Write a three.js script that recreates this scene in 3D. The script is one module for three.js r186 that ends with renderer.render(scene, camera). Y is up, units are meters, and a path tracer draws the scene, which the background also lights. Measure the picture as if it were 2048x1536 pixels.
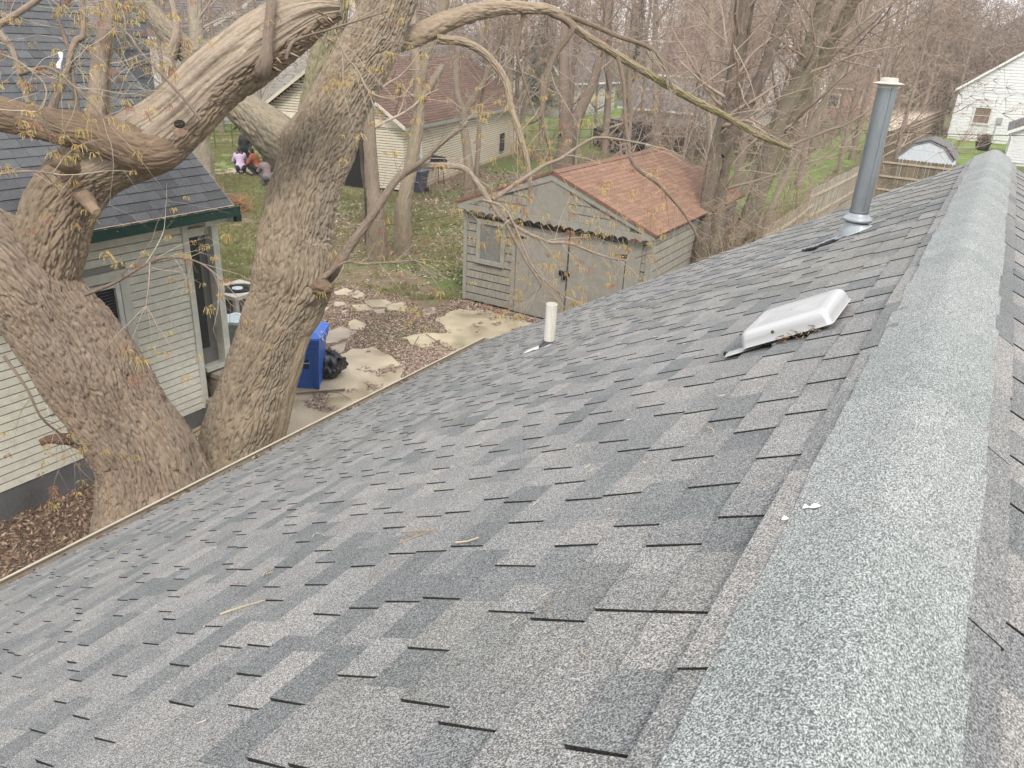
import * as THREE from 'three';
import { MarchingCubes } from 'three/addons/objects/MarchingCubes.js';

// ---------------------------------------------------------------- camera, sky, sun, exposure
const scene = new THREE.Scene();
const V = (x, y, z) => new THREE.Vector3(x, y, z);
const FOCAL = 1538, EYE = V(0, 5.9, 0);                       // eye stands 0.65 m above the ridge, x = 0 over it, -z runs along it
const RIGHT = V(0.85199, 0.04749, -0.52139), DOWN = V(0.24934, -0.91249, 0.32433), FWD = V(-0.46036, -0.40634, -0.78928);
const camera = new THREE.PerspectiveCamera(2 * Math.atan(768 / FOCAL) * 180 / Math.PI, 4 / 3, 0.05, 900);
camera.position.copy(EYE);
camera.quaternion.setFromRotationMatrix(new THREE.Matrix4().makeBasis(RIGHT, DOWN.clone().negate(), FWD.clone().negate()));
scene.add(camera);
const renderer = new THREE.WebGLRenderer({ antialias: true });
renderer.setSize(1024, 768);
renderer.toneMapping = THREE.LinearToneMapping;
renderer.toneMappingExposure = 1.93;
renderer.shadowMap.enabled = true;

// deterministic noise
function rng(seed) { let a = seed >>> 0; return () => { a = (a + 0x6d2b79f5) | 0; let t = Math.imul(a ^ (a >>> 15), 1 | a); t = (t + Math.imul(t ^ (t >>> 7), 61 | t)) ^ t; return ((t ^ (t >>> 14)) >>> 0) / 4294967296; }; }
const R0 = rng(7);
const PERM = new Uint8Array(640); { const r = rng(99); const p = [...Array(256).keys()]; for (let i = 255; i > 0; i--) { const j = Math.floor(r() * (i + 1)); [p[i], p[j]] = [p[j], p[i]]; } for (let i = 0; i < 640; i++) PERM[i] = p[i & 255]; }
const fade = t => t * t * t * (t * (t * 6 - 15) + 10), mix = (a, b, t) => a + (b - a) * t, clamp = (x, a = 0, b = 1) => Math.min(b, Math.max(a, x));
const sst = (a, b, x) => { const t = clamp((x - a) / (b - a)); return t * t * (3 - 2 * t); };
function grad(h, x, y, z) { h &= 15; const u = h < 8 ? x : y, v = h < 4 ? y : h === 12 || h === 14 ? x : z; return ((h & 1) ? -u : u) + ((h & 2) ? -v : v); }
function noise(x, y, z = 0) {
  const X = Math.floor(x), Y = Math.floor(y), Z = Math.floor(z); x -= X; y -= Y; z -= Z;
  const u = fade(x), v = fade(y), w = fade(z), P = PERM, xi = X & 255, yi = Y & 255, zi = Z & 255;
  const A = P[xi] + yi, AA = P[A] + zi, AB = P[A + 1] + zi, B = P[xi + 1] + yi, BA = P[B] + zi, BB = P[B + 1] + zi;
  return mix(mix(mix(grad(P[AA], x, y, z), grad(P[BA], x - 1, y, z), u), mix(grad(P[AB], x, y - 1, z), grad(P[BB], x - 1, y - 1, z), u), v),
    mix(mix(grad(P[AA + 1], x, y, z - 1), grad(P[BA + 1], x - 1, y, z - 1), u), mix(grad(P[AB + 1], x, y - 1, z - 1), grad(P[BB + 1], x - 1, y - 1, z - 1), u), v), w);
}
const fbm = (x, y, z = 0, o = 4) => { let s = 0, a = 1, t = 0; for (let i = 0; i < o; i++) { s += a * noise(x, y, z); t += a; a *= 0.5; x *= 2.03; y *= 2.03; z *= 2.03; } return s / t; };

// distance to the edges of an irregular cell pattern (second nearest minus nearest seed)
function cells(x, y, z) {
  const X = Math.floor(x), Y = Math.floor(y), Z = Math.floor(z); let f1 = 9, f2 = 9;
  for (let i = -1; i <= 1; i++) for (let j = -1; j <= 1; j++) for (let k = -1; k <= 1; k++) {
    const a = PERM[(X + i) & 255], b = PERM[a + ((Y + j) & 255)], c = PERM[b + ((Z + k) & 255)], d = PERM[c + 1], e = PERM[c + 2 + (d & 63)];
    const dx = X + i + c / 256 - x, dy = Y + j + d / 256 - y, dz = Z + k + e / 256 - z, s = dx * dx + dy * dy + dz * dz; if (s < f1) { f2 = f1; f1 = s; } else if (s < f2) f2 = s;
  }
  return Math.sqrt(f2) - Math.sqrt(f1);
}
// overcast sky: bright, even, a little cloud structure
{
  const w = 256, h = 128, d = new Float32Array(w * h * 4);
  for (let j = 0; j < h; j++) for (let i = 0; i < w; i++) {
    const el = (j / (h - 1) - 0.5) * Math.PI, az = i / w * Math.PI * 2, y = Math.sin(el), c = Math.cos(el);
    const n = fbm(Math.cos(az) * c * 2 + 5, y * 5 + 3, Math.sin(az) * c * 2 + 9, 4);
    const b = (0.86 + 0.16 * clamp(y, 0, 1)) * (1 + 0.14 * n), k = (j * w + i) * 4;
    d[k] = b * 0.975; d[k + 1] = b * 0.99; d[k + 2] = b * 1.02; d[k + 3] = 1;
  }
  const t = new THREE.DataTexture(d, w, h, THREE.RGBAFormat, THREE.FloatType);
  t.mapping = THREE.EquirectangularReflectionMapping; t.magFilter = THREE.LinearFilter; t.needsUpdate = true;
  scene.background = t; scene.environment = t; scene.environmentIntensity = 1;
}
const sun = new THREE.DirectionalLight(0xfff6ea, 1.5);
sun.position.set(18, 42, 16); sun.target.position.set(-6, 0, -12); sun.castShadow = true; sun.shadow.radius = 26;
sun.shadow.camera.left = -60; sun.shadow.camera.right = 60; sun.shadow.camera.top = 60; sun.shadow.camera.bottom = -60; sun.shadow.camera.far = 200; sun.shadow.mapSize.set(2048, 2048);
scene.add(sun, sun.target);
scene.fog = new THREE.FogExp2(0xe9e4e2, 0.0006);

// ---------------------------------------------------------------- places measured from the photograph, in metres
const ray = (px, py) => RIGHT.clone().multiplyScalar((px - 1024) / FOCAL).addScaledVector(DOWN, (py - 768) / FOCAL).add(FWD);
const at = (px, py, depth) => ray(px, py).multiplyScalar(depth).add(EYE);
const gr = (px, py, y = 0) => { const d = ray(px, py); return d.multiplyScalar((y - EYE.y) / d.y).add(EYE); };
const onX = (px, py, x) => { const d = ray(px, py); return d.multiplyScalar(x / d.x).add(EYE); };
const onZ = (px, py, z) => { const d = ray(px, py); return d.multiplyScalar(z / d.z).add(EYE); };
const toPx = p => { const q = p.clone().sub(EYE), w = q.dot(FWD); return [1024 + FOCAL * q.dot(RIGHT) / w, 768 + FOCAL * q.dot(DOWN) / w, w]; };

// ---------------------------------------------------------------- things, parts, builders
const used = {};
const numbered = n => { const k = used[n] = (used[n] ?? -1) + 1; return k ? `${n}_${String(k).padStart(3, '0')}` : n; };
function tag(o, label, category, group, kind) { o.userData.label = label; o.userData.category = category; if (group) o.userData.group = group; if (kind) o.userData.kind = kind; return o; }
function thing(name, label, category, group) { const o = new THREE.Group(); o.name = numbered(name); scene.add(o); return tag(o, label, category, group); }
function fin(o) {                                              // moves a thing's origin to its base, its parts stay where they are
  o.updateMatrixWorld(true);
  const b = new THREE.Box3().setFromObject(o), c = b.getCenter(V(0, 0, 0)); c.y = b.min.y;
  for (const k of o.children) k.position.sub(c);
  o.position.copy(c); return o;
}
function part(name, geo, material, parent, label) {
  const m = new THREE.Mesh(geo, material); m.name = name; m.castShadow = m.receiveShadow = true; parent.add(m); if (label) m.userData.label = label; return m;
}
function solo(name, geo, material, label, category, group) { const m = part(numbered(name), geo, material, scene); geo.computeBoundingBox(); const c = geo.boundingBox.getCenter(V(0, 0, 0)); c.y = geo.boundingBox.min.y; geo.translate(-c.x, -c.y, -c.z); m.position.copy(c); return tag(m, label, category, group); }
function struct(name, geo, material) { const m = part(numbered(name), geo, material, scene); m.userData.kind = 'structure'; return m; }

class MB {
  constructor() { this.p = []; this.n = []; this.u = []; this.c = []; this.i = []; this.k = [1, 1, 1]; }
  color(c) { this.k = c; return this; }
  vert(p, n, u, v) { this.p.push(p.x, p.y, p.z); this.n.push(n.x, n.y, n.z); this.u.push(u, v); this.c.push(...this.k); return this.p.length / 3 - 1; }
  quad(a, b, c, d, ou = 0, ov = 0) {
    const ab = b.clone().sub(a), ad = d.clone().sub(a), ac = c.clone().sub(a), n = ab.clone().cross(ac); if (n.lengthSq() < 1e-16) n.copy(ac.clone().cross(ad)); n.normalize();
    const eu = ab.clone().normalize(), ev = n.clone().cross(eu), f = p => { const q = p.clone().sub(a); return [q.dot(eu) + ou, q.dot(ev) + ov]; };
    const s = [a, b, c, d].map(p => this.vert(p, n, ...f(p))); this.i.push(s[0], s[1], s[2], s[0], s[2], s[3]); return this;
  }
  tri(a, b, c) { const n = b.clone().sub(a).cross(c.clone().sub(a)).normalize(); const s = [a, b, c].map(p => this.vert(p, n, p.x + p.z, p.y)); this.i.push(...s); return this; }
  hex(q, cols, ou = 0, ov = 0) {                              // bottom 0 1 2 3, top 4 5 6 7 (counter-clockwise seen from outside-top)
    const F = [[4, 5, 6, 7], [3, 2, 1, 0], [0, 1, 5, 4], [1, 2, 6, 5], [2, 3, 7, 6], [3, 0, 4, 7]], k = this.k;
    F.forEach((f, j) => { if (cols) this.k = cols[j] || k; this.quad(q[f[0]], q[f[1]], q[f[2]], q[f[3]], ou, ov); }); this.k = k; return this;
  }
  obox(c, ax, ay, az, ou = 0, ov = 0) {                       // centre and three half-edge vectors (right-handed)
    const g = (i, j, k) => c.clone().addScaledVector(ax, i).addScaledVector(ay, j).addScaledVector(az, k);
    return this.hex([g(-1, -1, 1), g(1, -1, 1), g(1, -1, -1), g(-1, -1, -1), g(-1, 1, 1), g(1, 1, 1), g(1, 1, -1), g(-1, 1, -1)], null, ou, ov);
  }
  box(x, y, z, sx, sy, sz, yaw = 0) { const c = Math.cos(yaw), s = Math.sin(yaw); return this.obox(V(x, y, z), V(c * sx / 2, 0, -s * sx / 2), V(0, sy / 2, 0), V(s * sz / 2, 0, c * sz / 2), R0() * 3, R0() * 3); }
  tube(pts, rad, sides = 6, cap = false) {
    let t = pts[1].clone().sub(pts[0]).normalize(), nn = Math.abs(t.y) < 0.9 ? V(0, 1, 0) : V(1, 0, 0); nn.addScaledVector(t, -nn.dot(t)).normalize();
    const base = this.p.length / 3; let v = 0;
    for (let j = 0; j < pts.length; j++) {
      const t2 = (j < pts.length - 1 ? pts[j + 1] : pts[j]).clone().sub(j ? pts[j - 1] : pts[j]).normalize(); nn.addScaledVector(t2, -nn.dot(t2)); if (nn.lengthSq() < 1e-8) nn.set(t2.y, t2.z, t2.x); nn.normalize();
      const bb = t2.clone().cross(nn); if (j) v += pts[j].distanceTo(pts[j - 1]);
      for (let i = 0; i < sides; i++) { const a = i / sides * Math.PI * 2, d = nn.clone().multiplyScalar(Math.cos(a)).addScaledVector(bb, Math.sin(a)); this.vert(pts[j].clone().addScaledVector(d, rad[j]), d, Math.abs(i / sides - 0.5) * sides * rad[0], v); }
    }
    for (let j = 0; j < pts.length - 1; j++) for (let i = 0; i < sides; i++) { const a = base + j * sides + i, b = base + j * sides + (i + 1) % sides; this.i.push(a, b, b + sides, a, b + sides, a + sides); }
    if (cap) for (const [j, s] of [[0, -1], [pts.length - 1, 1]]) {
      const tt = (s > 0 ? pts[j].clone().sub(pts[j - 1]) : pts[0].clone().sub(pts[1])).normalize(), c0 = this.vert(pts[j], tt, 0, 0), ring = [];
      for (let i = 0; i < sides; i++) { const o = (base + j * sides + i) * 3; ring.push(this.vert(V(this.p[o], this.p[o + 1], this.p[o + 2]), tt, i * 0.05, 0.1)); }
      for (let i = 0; i < sides; i++) s > 0 ? this.i.push(c0, ring[i], ring[(i + 1) % sides]) : this.i.push(c0, ring[(i + 1) % sides], ring[i]);
    }
    return this;
  }
  geo() {
    const g = new THREE.BufferGeometry(), n = this.p.length / 3;
    g.setAttribute('position', new THREE.BufferAttribute(new Float32Array(this.p), 3)); g.setAttribute('normal', new THREE.BufferAttribute(new Float32Array(this.n), 3));
    g.setAttribute('uv', new THREE.BufferAttribute(new Float32Array(this.u), 2)); g.setAttribute('color', new THREE.BufferAttribute(new Float32Array(this.c), 3));
    g.setIndex(new THREE.BufferAttribute(n > 65535 ? new Uint32Array(this.i) : new Uint16Array(this.i), 1)); return g;
  }
}
function lathe(pts, seg, pos, axis) {                          // profile [[r, h]...] turned about an axis through pos
  const g = new THREE.LatheGeometry(pts.map(([r, h]) => new THREE.Vector2(r, h)), seg);
  if (axis) g.applyQuaternion(new THREE.Quaternion().setFromUnitVectors(V(0, 1, 0), axis.clone().normalize()));
  g.translate(pos.x, pos.y, pos.z); return g;
}

// ---------------------------------------------------------------- textures and materials
function tex(n, fn, metres, srgb) {
  const d = new Uint8Array(n * n * 4);
  for (let j = 0; j < n; j++) for (let i = 0; i < n; i++) { const c = fn(i, j, n), k = (j * n + i) * 4; d[k] = clamp(c[0]) * 255; d[k + 1] = clamp(c[1]) * 255; d[k + 2] = clamp(c[2]) * 255; d[k + 3] = 255; }
  const t = new THREE.DataTexture(d, n, n, THREE.RGBAFormat); t.wrapS = t.wrapT = THREE.RepeatWrapping; t.magFilter = THREE.LinearFilter; t.minFilter = THREE.LinearMipmapLinearFilter; t.generateMipmaps = true;
  t.repeat.set(1 / metres, 1 / metres); if (srgb) t.colorSpace = THREE.SRGBColorSpace; t.needsUpdate = true; return t;
}
// periodic noise on a torus-like sum of two offset lookups
const pn = (i, j, n, f, z) => { const x = i / n * f, y = j / n * f, u = i / n, v = j / n; const a = noise(x + 50, y + 50, z), b = noise(x + 50 - f, y + 50, z), c = noise(x + 50, y + 50 - f, z), d = noise(x + 50 - f, y + 50 - f, z); return mix(mix(a, b, u), mix(c, d, u), v) * 1.3; };
const granTex = (() => {                                       // mineral granules: pale, mid, dark and a few tan chips of 1 to 2 mm
  const r = rng(31), n = 1024, f = new Float32Array(n * n); for (let k = 0; k < n * n; k++) f[k] = r();
  const at2 = (i, j) => f[((j + n) % n) * n + (i + n) % n];
  return tex(n, (i, j) => {
    const b = (at2(i, j) * 2 + at2(i + 1, j) + at2(i, j + 1) + at2(i + 1, j + 1) * 0.7) / 4.7, t = at2(i >> 1, j >> 1);
    let g = b < 0.38 ? 0.17 : b < 0.56 ? 0.42 : b < 0.64 ? 0.72 : 1.0; g *= 0.92 + 0.1 * pn(i, j, n, 9, 2);
    return t > 0.985 ? [g, g * 0.9, g * 0.68] : t < 0.03 ? [g * 0.94, g * 0.99, g] : [g, g, g];
  }, 1.05);
})();
const speck = tex(256, (i, j, n) => { const g = 0.86 + 0.1 * pn(i, j, n, 40, 1) + 0.12 * pn(i, j, n, 11, 3) + 0.1 * pn(i, j, n, 4, 7); return [g, g, g]; }, 1);
const grain = tex(512, (i, j, n) => { const g = 0.8 + 0.25 * pn(i, j / 10, n, 60, 1) + 0.2 * pn(i, j / 6, n, 22, 4) + 0.12 * pn(i, j, n, 5, 5); return [g, g * 0.99, g * 0.97]; }, 1);
const concTex = tex(512, (i, j, n) => { const l = pn(i, j, n, 3, 1), m = pn(i, j, n, 9, 4), s = pn(i, j, n, 90, 9), st = sst(0.1, 0.5, pn(i, j, n, 5, 12)); const g = 0.83 + 0.2 * l + 0.2 * m + 0.16 * s - 0.22 * st; return [g, g * (0.985 - 0.02 * st), g * (0.95 - 0.08 * st)]; }, 3);
const groundTex = tex(1024, (i, j, n) => {
  const l = pn(i, j, n, 4, 1) + 0.6 * pn(i, j, n, 11, 2), s = pn(i, j, n, 160, 3), m = pn(i, j, n, 50, 4), q = sst(-0.35, 0.45, l + 0.35 * m + 0.3 * s);
  const v = 0.8 + 0.35 * s + 0.25 * m; return [mix(0.155, 0.085, q) * v, mix(0.125, 0.125, q) * v, mix(0.085, 0.035, q) * v];
}, 14);
const barkBump = tex(512, (i, j, n) => { const g = 0.5 + 0.4 * pn(i, j / 3, n, 50, 6) + 0.3 * pn(i, j, n, 90, 8); return [g, g, g]; }, 0.5);
const barkMap = tex(512, (i, j, n) => { const a = pn(i, j / 4, n, 40, 2), b = pn(i, j, n, 110, 5), c = pn(i, j, n, 8, 9); const g = 0.82 + 0.2 * a + 0.16 * b + 0.12 * c; return [g, g * 0.985, g * 0.96]; }, 0.5);
const M = (rgb, o = {}) => { const m = new THREE.MeshStandardMaterial({ roughness: 0.9, metalness: 0, side: THREE.DoubleSide, ...o }); m.color.setRGB(...rgb); return m; };
const VC = o => M([1, 1, 1], { vertexColors: true, ...o });
const paint = (rgb, o = {}) => M(rgb, { map: speck, roughness: 0.65, ...o });

// ================================================================ the house we look over: roof, caps, vents, gutter
const RY = 5.232, CS = Math.cos(Math.PI / 6), SN = 0.5, EXPO = 0.127, ZFAR = -7.9, ZNEAR = 3.2, SEAVE = 5.72;
const wob = (s, z) => 0.006 * noise(s * 1.7 + 3, z * 1.9) + 0.0035 * noise(s * 5 + 9, z * 4.2, 3);
const roofP = (side, s, z, n) => V(side * (s * CS + n * SN), RY - s * SN + n * CS, z);
const roofN = side => V(side * SN, CS, 0), roofD = side => V(side * CS, -SN, 0);
const roofPx = (px, py, n = 0) => { const d = ray(px, py), N = roofN(-1), o = roofP(-1, 0, 0, n); return d.multiplyScalar(o.sub(EYE).dot(N) / d.dot(N)).add(EYE); };
const roofS = p => -(p.x + 0) / CS;                            // slope distance from the ridge on the left side
const home = thing('house', 'house in the foreground with a weathered grey asphalt shingle roof seen along its ridge', 'house');
const granM = VC({ map: granTex, roughness: 0.93, bumpMap: granTex, bumpScale: 0.0012 });
{
  const deckM = M([0.05, 0.05, 0.052], { map: granTex }), wallM = paint([0.62, 0.6, 0.55]);
  const w = new MB(), ze = ZFAR + 0.28, zn = ZNEAR - 0.2, xe = SEAVE * CS - 0.4, ye = RY - SEAVE * SN + 0.1;
  for (const s of [-1, 1]) w.box(s * xe, ye / 2, (ze + zn) / 2, 0.16, ye, zn - ze);
  for (const z of [ze, zn]) { const a = V(-xe, 0, z), b = V(xe, 0, z), c = V(xe, ye, z), d = V(-xe, ye, z), t = V(0, RY - 0.12, z); w.quad(a, b, c, d); w.tri(d, c, t); }
  part('wall', w.geo(), wallM, home);
  const d = new MB();
  for (const s of [-1, 1]) { const q = (t, z, n) => roofP(s, t, z, n), A = [q(0, ZNEAR, -0.035), q(SEAVE, ZNEAR, -0.035), q(SEAVE, ZFAR + 0.02, -0.035), q(0, ZFAR + 0.02, -0.035), q(0, ZNEAR, -0.006), q(SEAVE, ZNEAR, -0.006), q(SEAVE, ZFAR + 0.02, -0.006), q(0, ZFAR + 0.02, -0.006)]; d.hex(A); }
  const roof = part('roof', d.geo(), deckM, home, 'grey asphalt shingle roof');

  // tones of single shingle tabs: taupe, mid grey, blue grey, pale
  const r = rng(5), tones = [[0.403, 0.394, 0.385], [0.37, 0.369, 0.365], [0.334, 0.337, 0.337], [0.26, 0.273, 0.276], [0.452, 0.439, 0.424], [0.383, 0.375, 0.37], [0.293, 0.301, 0.304], [0.419, 0.415, 0.409]];
  const edge = [0.042, 0.041, 0.041], pieces = [];
  const one = (mb, o) => {
    const { side, s0, s1, z0, z1, n0, n1, c, dz, ds } = o, P = (s, z, n) => roofP(side, s, z, n + wob(s, z)), L = side < 0;
    const zA = z1 - dz, zB = z0 + dz;                        // tabs taper a little towards the butt
    let q = [P(s1 + ds, zA, -0.004), P(s1 - ds, zB, -0.004), P(s0, z0, -0.005), P(s0, z1, -0.005), P(s1 + ds, zA, n1), P(s1 - ds, zB, n1), P(s0, z0, n0), P(s0, z1, n0)];
    if (!L) q = [q[1], q[0], q[3], q[2], q[5], q[4], q[7], q[6]];
    mb.color(c); const k = mb.p.length / 3; mb.hex(q, [c, c, edge, edge, edge, edge]);
    for (let v = 0; v < 4; v++) { const i = (k + v) * 2, p = v; mb.u[i] = [zA, zB, z0, z1][L ? p : [1, 0, 3, 2][p]] + o.ou; mb.u[i + 1] = [s1, s1, s0, s0][p] + o.ov; }
  };
  for (const side of [-1, 1]) for (let k = 0; ; k++) {
    const s1 = 0.187 + k * EXPO + 0, s0 = s1 - EXPO; if (s0 > (side < 0 ? SEAVE : 2.4)) break;
    let z = ZFAR + (r() - 0.5) * 0.02, tooth = r() < 0.5;
    while (z < ZNEAR) {
      const w = tooth ? 0.1 + r() * 0.13 : 0.075 + r() * 0.115, zz = Math.min(z + w, ZNEAR);
      const px = roofP(side, (s0 + s1) / 2, (z + zz) / 2, 0);
      const big = noise(px.x * 0.8 + 4, px.z * 0.8), c0 = tones[Math.floor(clamp(r() * 8 + big * 0.8, 0, 7.99))], v = 0.95 + r() * 0.1;
      const alg = side < 0 ? sst(0.02, 0.4, fbm(px.x * 0.55 + 2, px.z * 0.7 + 1, 4, 3) + 0.24 * sst(-1.5, -4.5, px.z) - 0.2) * (0.25 + 0.75 * r()) * 0.5 : 0;
      const c = [mix(c0[0], 0.3, alg) * v, mix(c0[1], 0.292, alg) * v, mix(c0[2], 0.225, alg) * v];
      pieces.push({ side, s0: s0, s1: Math.min(s1, SEAVE + 0.02), z0: z + 0.0006, z1: zz - 0.0006, n0: tooth ? 0.0038 : 0.0006, n1: tooth ? 0.0156 : 0.0121, dz: tooth ? r() * 0.004 : 0, ds: (r() - 0.5) * 0.006, c, ou: r() * 0.7, ov: r() * 0.7, mid: px });
      z = zz; tooth = !tooth;
    }
  }
  const near = pieces.map(o => { const q = toPx(o.mid); return { o, d: q[2], v: q[2] > 0.2 && q[0] > 0 && q[0] < 2048 && q[1] > 300 && q[1] < 1536 && (o.side < 0 ? o.s1 > 0.18 : o.s1 > 0.18) }; }).filter(e => e.v).sort((a, b) => a.d - b.d).slice(0, 300);
  const set = new Set(near.map(e => e.o)), field = new MB();
  for (const o of pieces) if (set.has(o)) { const m = new MB(); one(m, o); part('shingle', m.geo(), granM, roof); } else one(field, o);
  part('shingle', field.geo(), granM, roof).userData.kind = 'stuff';

  // ridge: a narrow strip of starter shingles and the folded caps over it
  const st = rng(12);
  for (const side of [-1, 1]) {
    let z = ZFAR; while (z < 1.4) { const zz = Math.min(z + 0.3 + st() * 0.35, 1.4), m = new MB(), c = tones[Math.floor(st() * 8)], e = 0.196 + st() * 0.008, t = 0.0205 + st() * 0.004;
      one(m, { side, s0: 0.12, s1: e, z0: z + 0.001, z1: zz - 0.001, n0: t, n1: t, dz: 0, ds: 0.001, c, ou: st(), ov: st() }); part('starter_shingle', m.geo(), granM, roof); z = zz; }
  }
  const capCols = [[0.44, 0.468, 0.46], [0.468, 0.491, 0.483], [0.42, 0.45, 0.443], [0.482, 0.5, 0.493]];
  for (let k = 0; ; k++) {
    const len = 0.205, z0 = ZFAR - 0.03 + k * len, z1 = z0 + len + 0.04; if (z0 > 1.2) break;
    const m = new MB(), N = 16, ring = [], hw = 0.168 + (st() - 0.5) * 0.013, lift = z => 0.0255 + 0.012 * (1 - clamp((z - z0) / (len + 0.04))) + 0.004 * noise(z * 3, 5);
    const zs = [z0, z0 + 0.006, z0 + 0.03, z0 + 0.09, z0 + 0.15, z1];
    const prof = (t, z, n) => { const s = Math.abs(t) * ((t > 0 ? hw - 0.012 : hw) + 0.004 * noise(z * 6, t > 0 ? 3 : 8)), side = t < 0 ? -1 : 1, rr = 0.055, sx = s < rr ? (s * s / (2 * rr) + rr / 2) : s; const y = RY + n * 1.06 - sx * SN * 1; return V(side * s * CS, y - (z < z0 + 0.004 ? 0.005 : 0) + 0.002 * noise(t * 3, z * 9, k), z); };
    m.color(capCols[Math.floor(st() * 4)]);
    for (const z of zs) { const row = []; for (let i = 0; i <= N; i++) row.push(prof(i / N * 2 - 1, z, lift(z))); ring.push(row); }
    const idx = ring.map((row, j) => row.map((p, i) => { const a = row[Math.max(0, i - 1)], b = row[Math.min(N, i + 1)], t = b.clone().sub(a), u = ring[Math.min(j + 1, 5)][i].clone().sub(ring[Math.max(j - 1, 0)][i]); return m.vert(p, u.cross(t).normalize(), (i / N) * 0.36 + k * 0.31, p.z + k * 0.17); }));
    for (let j = 0; j < 5; j++) for (let i = 0; i < N; i++) m.i.push(idx[j][i], idx[j + 1][i], idx[j + 1][i + 1], idx[j][i], idx[j + 1][i + 1], idx[j][i + 1]);
    m.color(edge); for (const e of [0, N]) for (let j = 0; j < 5; j++) { const a = ring[j][e], b = ring[j + 1][e], d = roofN(e ? 1 : -1).multiplyScalar(-0.006); e ? m.quad(b, a, a.clone().add(d), b.clone().add(d)) : m.quad(a, b, b.clone().add(d), a.clone().add(d)); }
    for (let i = 0; i < N; i++) { const a = ring[0][i], b = ring[0][i + 1]; m.quad(a, b, b.clone().add(V(0, -0.008, 0)), a.clone().add(V(0, -0.008, 0))); }
    part('ridge_cap', m.geo(), granM, roof);
  }

  // eave gutter with its pale lip, and the debris lying in it
  const gm = paint([0.45, 0.4, 0.32]), g = new MB(), gx = -(SEAVE * CS), gy = RY - SEAVE * SN, L = ZNEAR - ZFAR, zc = (ZNEAR + ZFAR) / 2;
  g.box(gx - 0.002, gy - 0.075, zc, 0.004, 0.13, L); g.box(gx - 0.055, gy - 0.138, zc, 0.11, 0.004, L); g.box(gx - 0.111, gy - 0.07, zc, 0.004, 0.14, L); g.box(gx - 0.104, gy + 0.003, zc, 0.019, 0.009, L); g.box(gx - 0.055, gy - 0.07, ZFAR - 0.002, 0.11, 0.14, 0.004);
  part('gutter', g.geo(), gm, home, 'cream gutter along the lower edge of the roof');
  const dr = new MB(), q = rng(77);
  for (let i = 0; i < 2600; i++) { const z = mix(ZFAR, 0.6, q()), c = V(gx - 0.005 - q() * 0.075, gy - 0.02 - q() * 0.05 - 0.03 * noise(z * 3, 2), z), a = q() * 6.3, l = 0.012 + q() * 0.03; dr.color([[0.12, 0.07, 0.045], [0.2, 0.13, 0.08], [0.07, 0.045, 0.03], [0.3, 0.22, 0.13]][Math.floor(q() * 4)]); const d = V(Math.cos(a), (q() - 0.5) * 0.8, Math.sin(a)).multiplyScalar(l), e = V(-Math.sin(a), q() - 0.5, Math.cos(a)).multiplyScalar(l * 0.4); dr.quad(c.clone().sub(d), c.clone().add(e), c.clone().add(d), c.clone().sub(e)); }
  const deb = part('leaf_debris', dr.geo(), VC(), home); deb.userData.kind = 'stuff';

  // ---- metal flue with storm collar and cap
  const galv = M([0.27, 0.295, 0.315], { metalness: 0.5, roughness: 0.4, map: speck }), galvPale = M([0.33, 0.36, 0.39], { metalness: 0.35, roughness: 0.42, map: speck });
  const fb = roofPx(1716, 462, 0.01); fb.x -= 0.02;
  const flue = part('flue_pipe', (() => { const m = new MB(), n = 10, pts = [], rad = []; for (let i = 0; i <= 8; i++) { pts.push(V(fb.x, fb.y - 0.1 + (0.985) * i / 8, fb.z)); rad.push(0.0585 + 0.0006 * Math.sin(i * 2.2)); } m.tube(pts, rad, 28, false); m.box(fb.x + 0.036, fb.y + 0.46, fb.z + 0.0475, 0.012, 0.84, 0.004, 0.65); return m.geo(); })(), galv, home, 'tall galvanised metal flue pipe with storm collar and pale cap');
  part('collar', lathe([[0.055, 0.118], [0.063, 0.114], [0.064, 0.106], [0.078, 0.094], [0.09, 0.08], [0.092, 0.077], [0.092, 0.068], [0.088, 0.064], [0.06, 0.058]], 40, V(fb.x, fb.y, fb.z)), galvPale, flue);
  part('band', lathe([[0.0592, 0.13], [0.0625, 0.13], [0.0625, 0.118], [0.0592, 0.118]], 32, V(fb.x, fb.y, fb.z)), M([0.2, 0.22, 0.24], { metalness: 0.6, roughness: 0.5 }), flue);
  part('flashing', (() => { const m = new MB(), N = 28, top = [], bot = []; for (let i = 0; i < N; i++) { const a = i / N * 6.2832, c = Math.cos(a), s = Math.sin(a); top.push(V(fb.x + c * 0.068, fb.y + 0.055, fb.z + s * 0.068)); const x = fb.x + c * 0.098; bot.push(V(x, RY + x / CS * SN + 0.012, fb.z + s * 0.098)); } for (let i = 0; i < N; i++) m.quad(bot[i], bot[(i + 1) % N], top[(i + 1) % N], top[i]); return m.geo(); })(), M([0.42, 0.46, 0.48], { metalness: 0.4, roughness: 0.5, map: speck }), flue);
  part('flashing', (() => { const m = new MB(), s = roofS(fb), z = fb.z; const P = (a, b, n) => roofP(-1, s + a, z + b, n); const o = [[-0.02, 0.06], [0.1, 0.135], [0.25, 0.16], [0.3, 0.1], [0.26, 0.03], [0.2, -0.05], [0.12, -0.1], [0, -0.09]]; const c = P(0.12, 0.03, 0.019); for (let i = 0; i < 8; i++) { const a = o[i], b = o[(i + 1) % 8]; m.tri(c, P(...b, 0.0165), P(...a, 0.0165)); } return m.geo(); })(), M([0.34, 0.35, 0.38], { metalness: 0.3, roughness: 0.6, map: speck }), flue, 'crumpled grey flashing below the flue');
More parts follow.
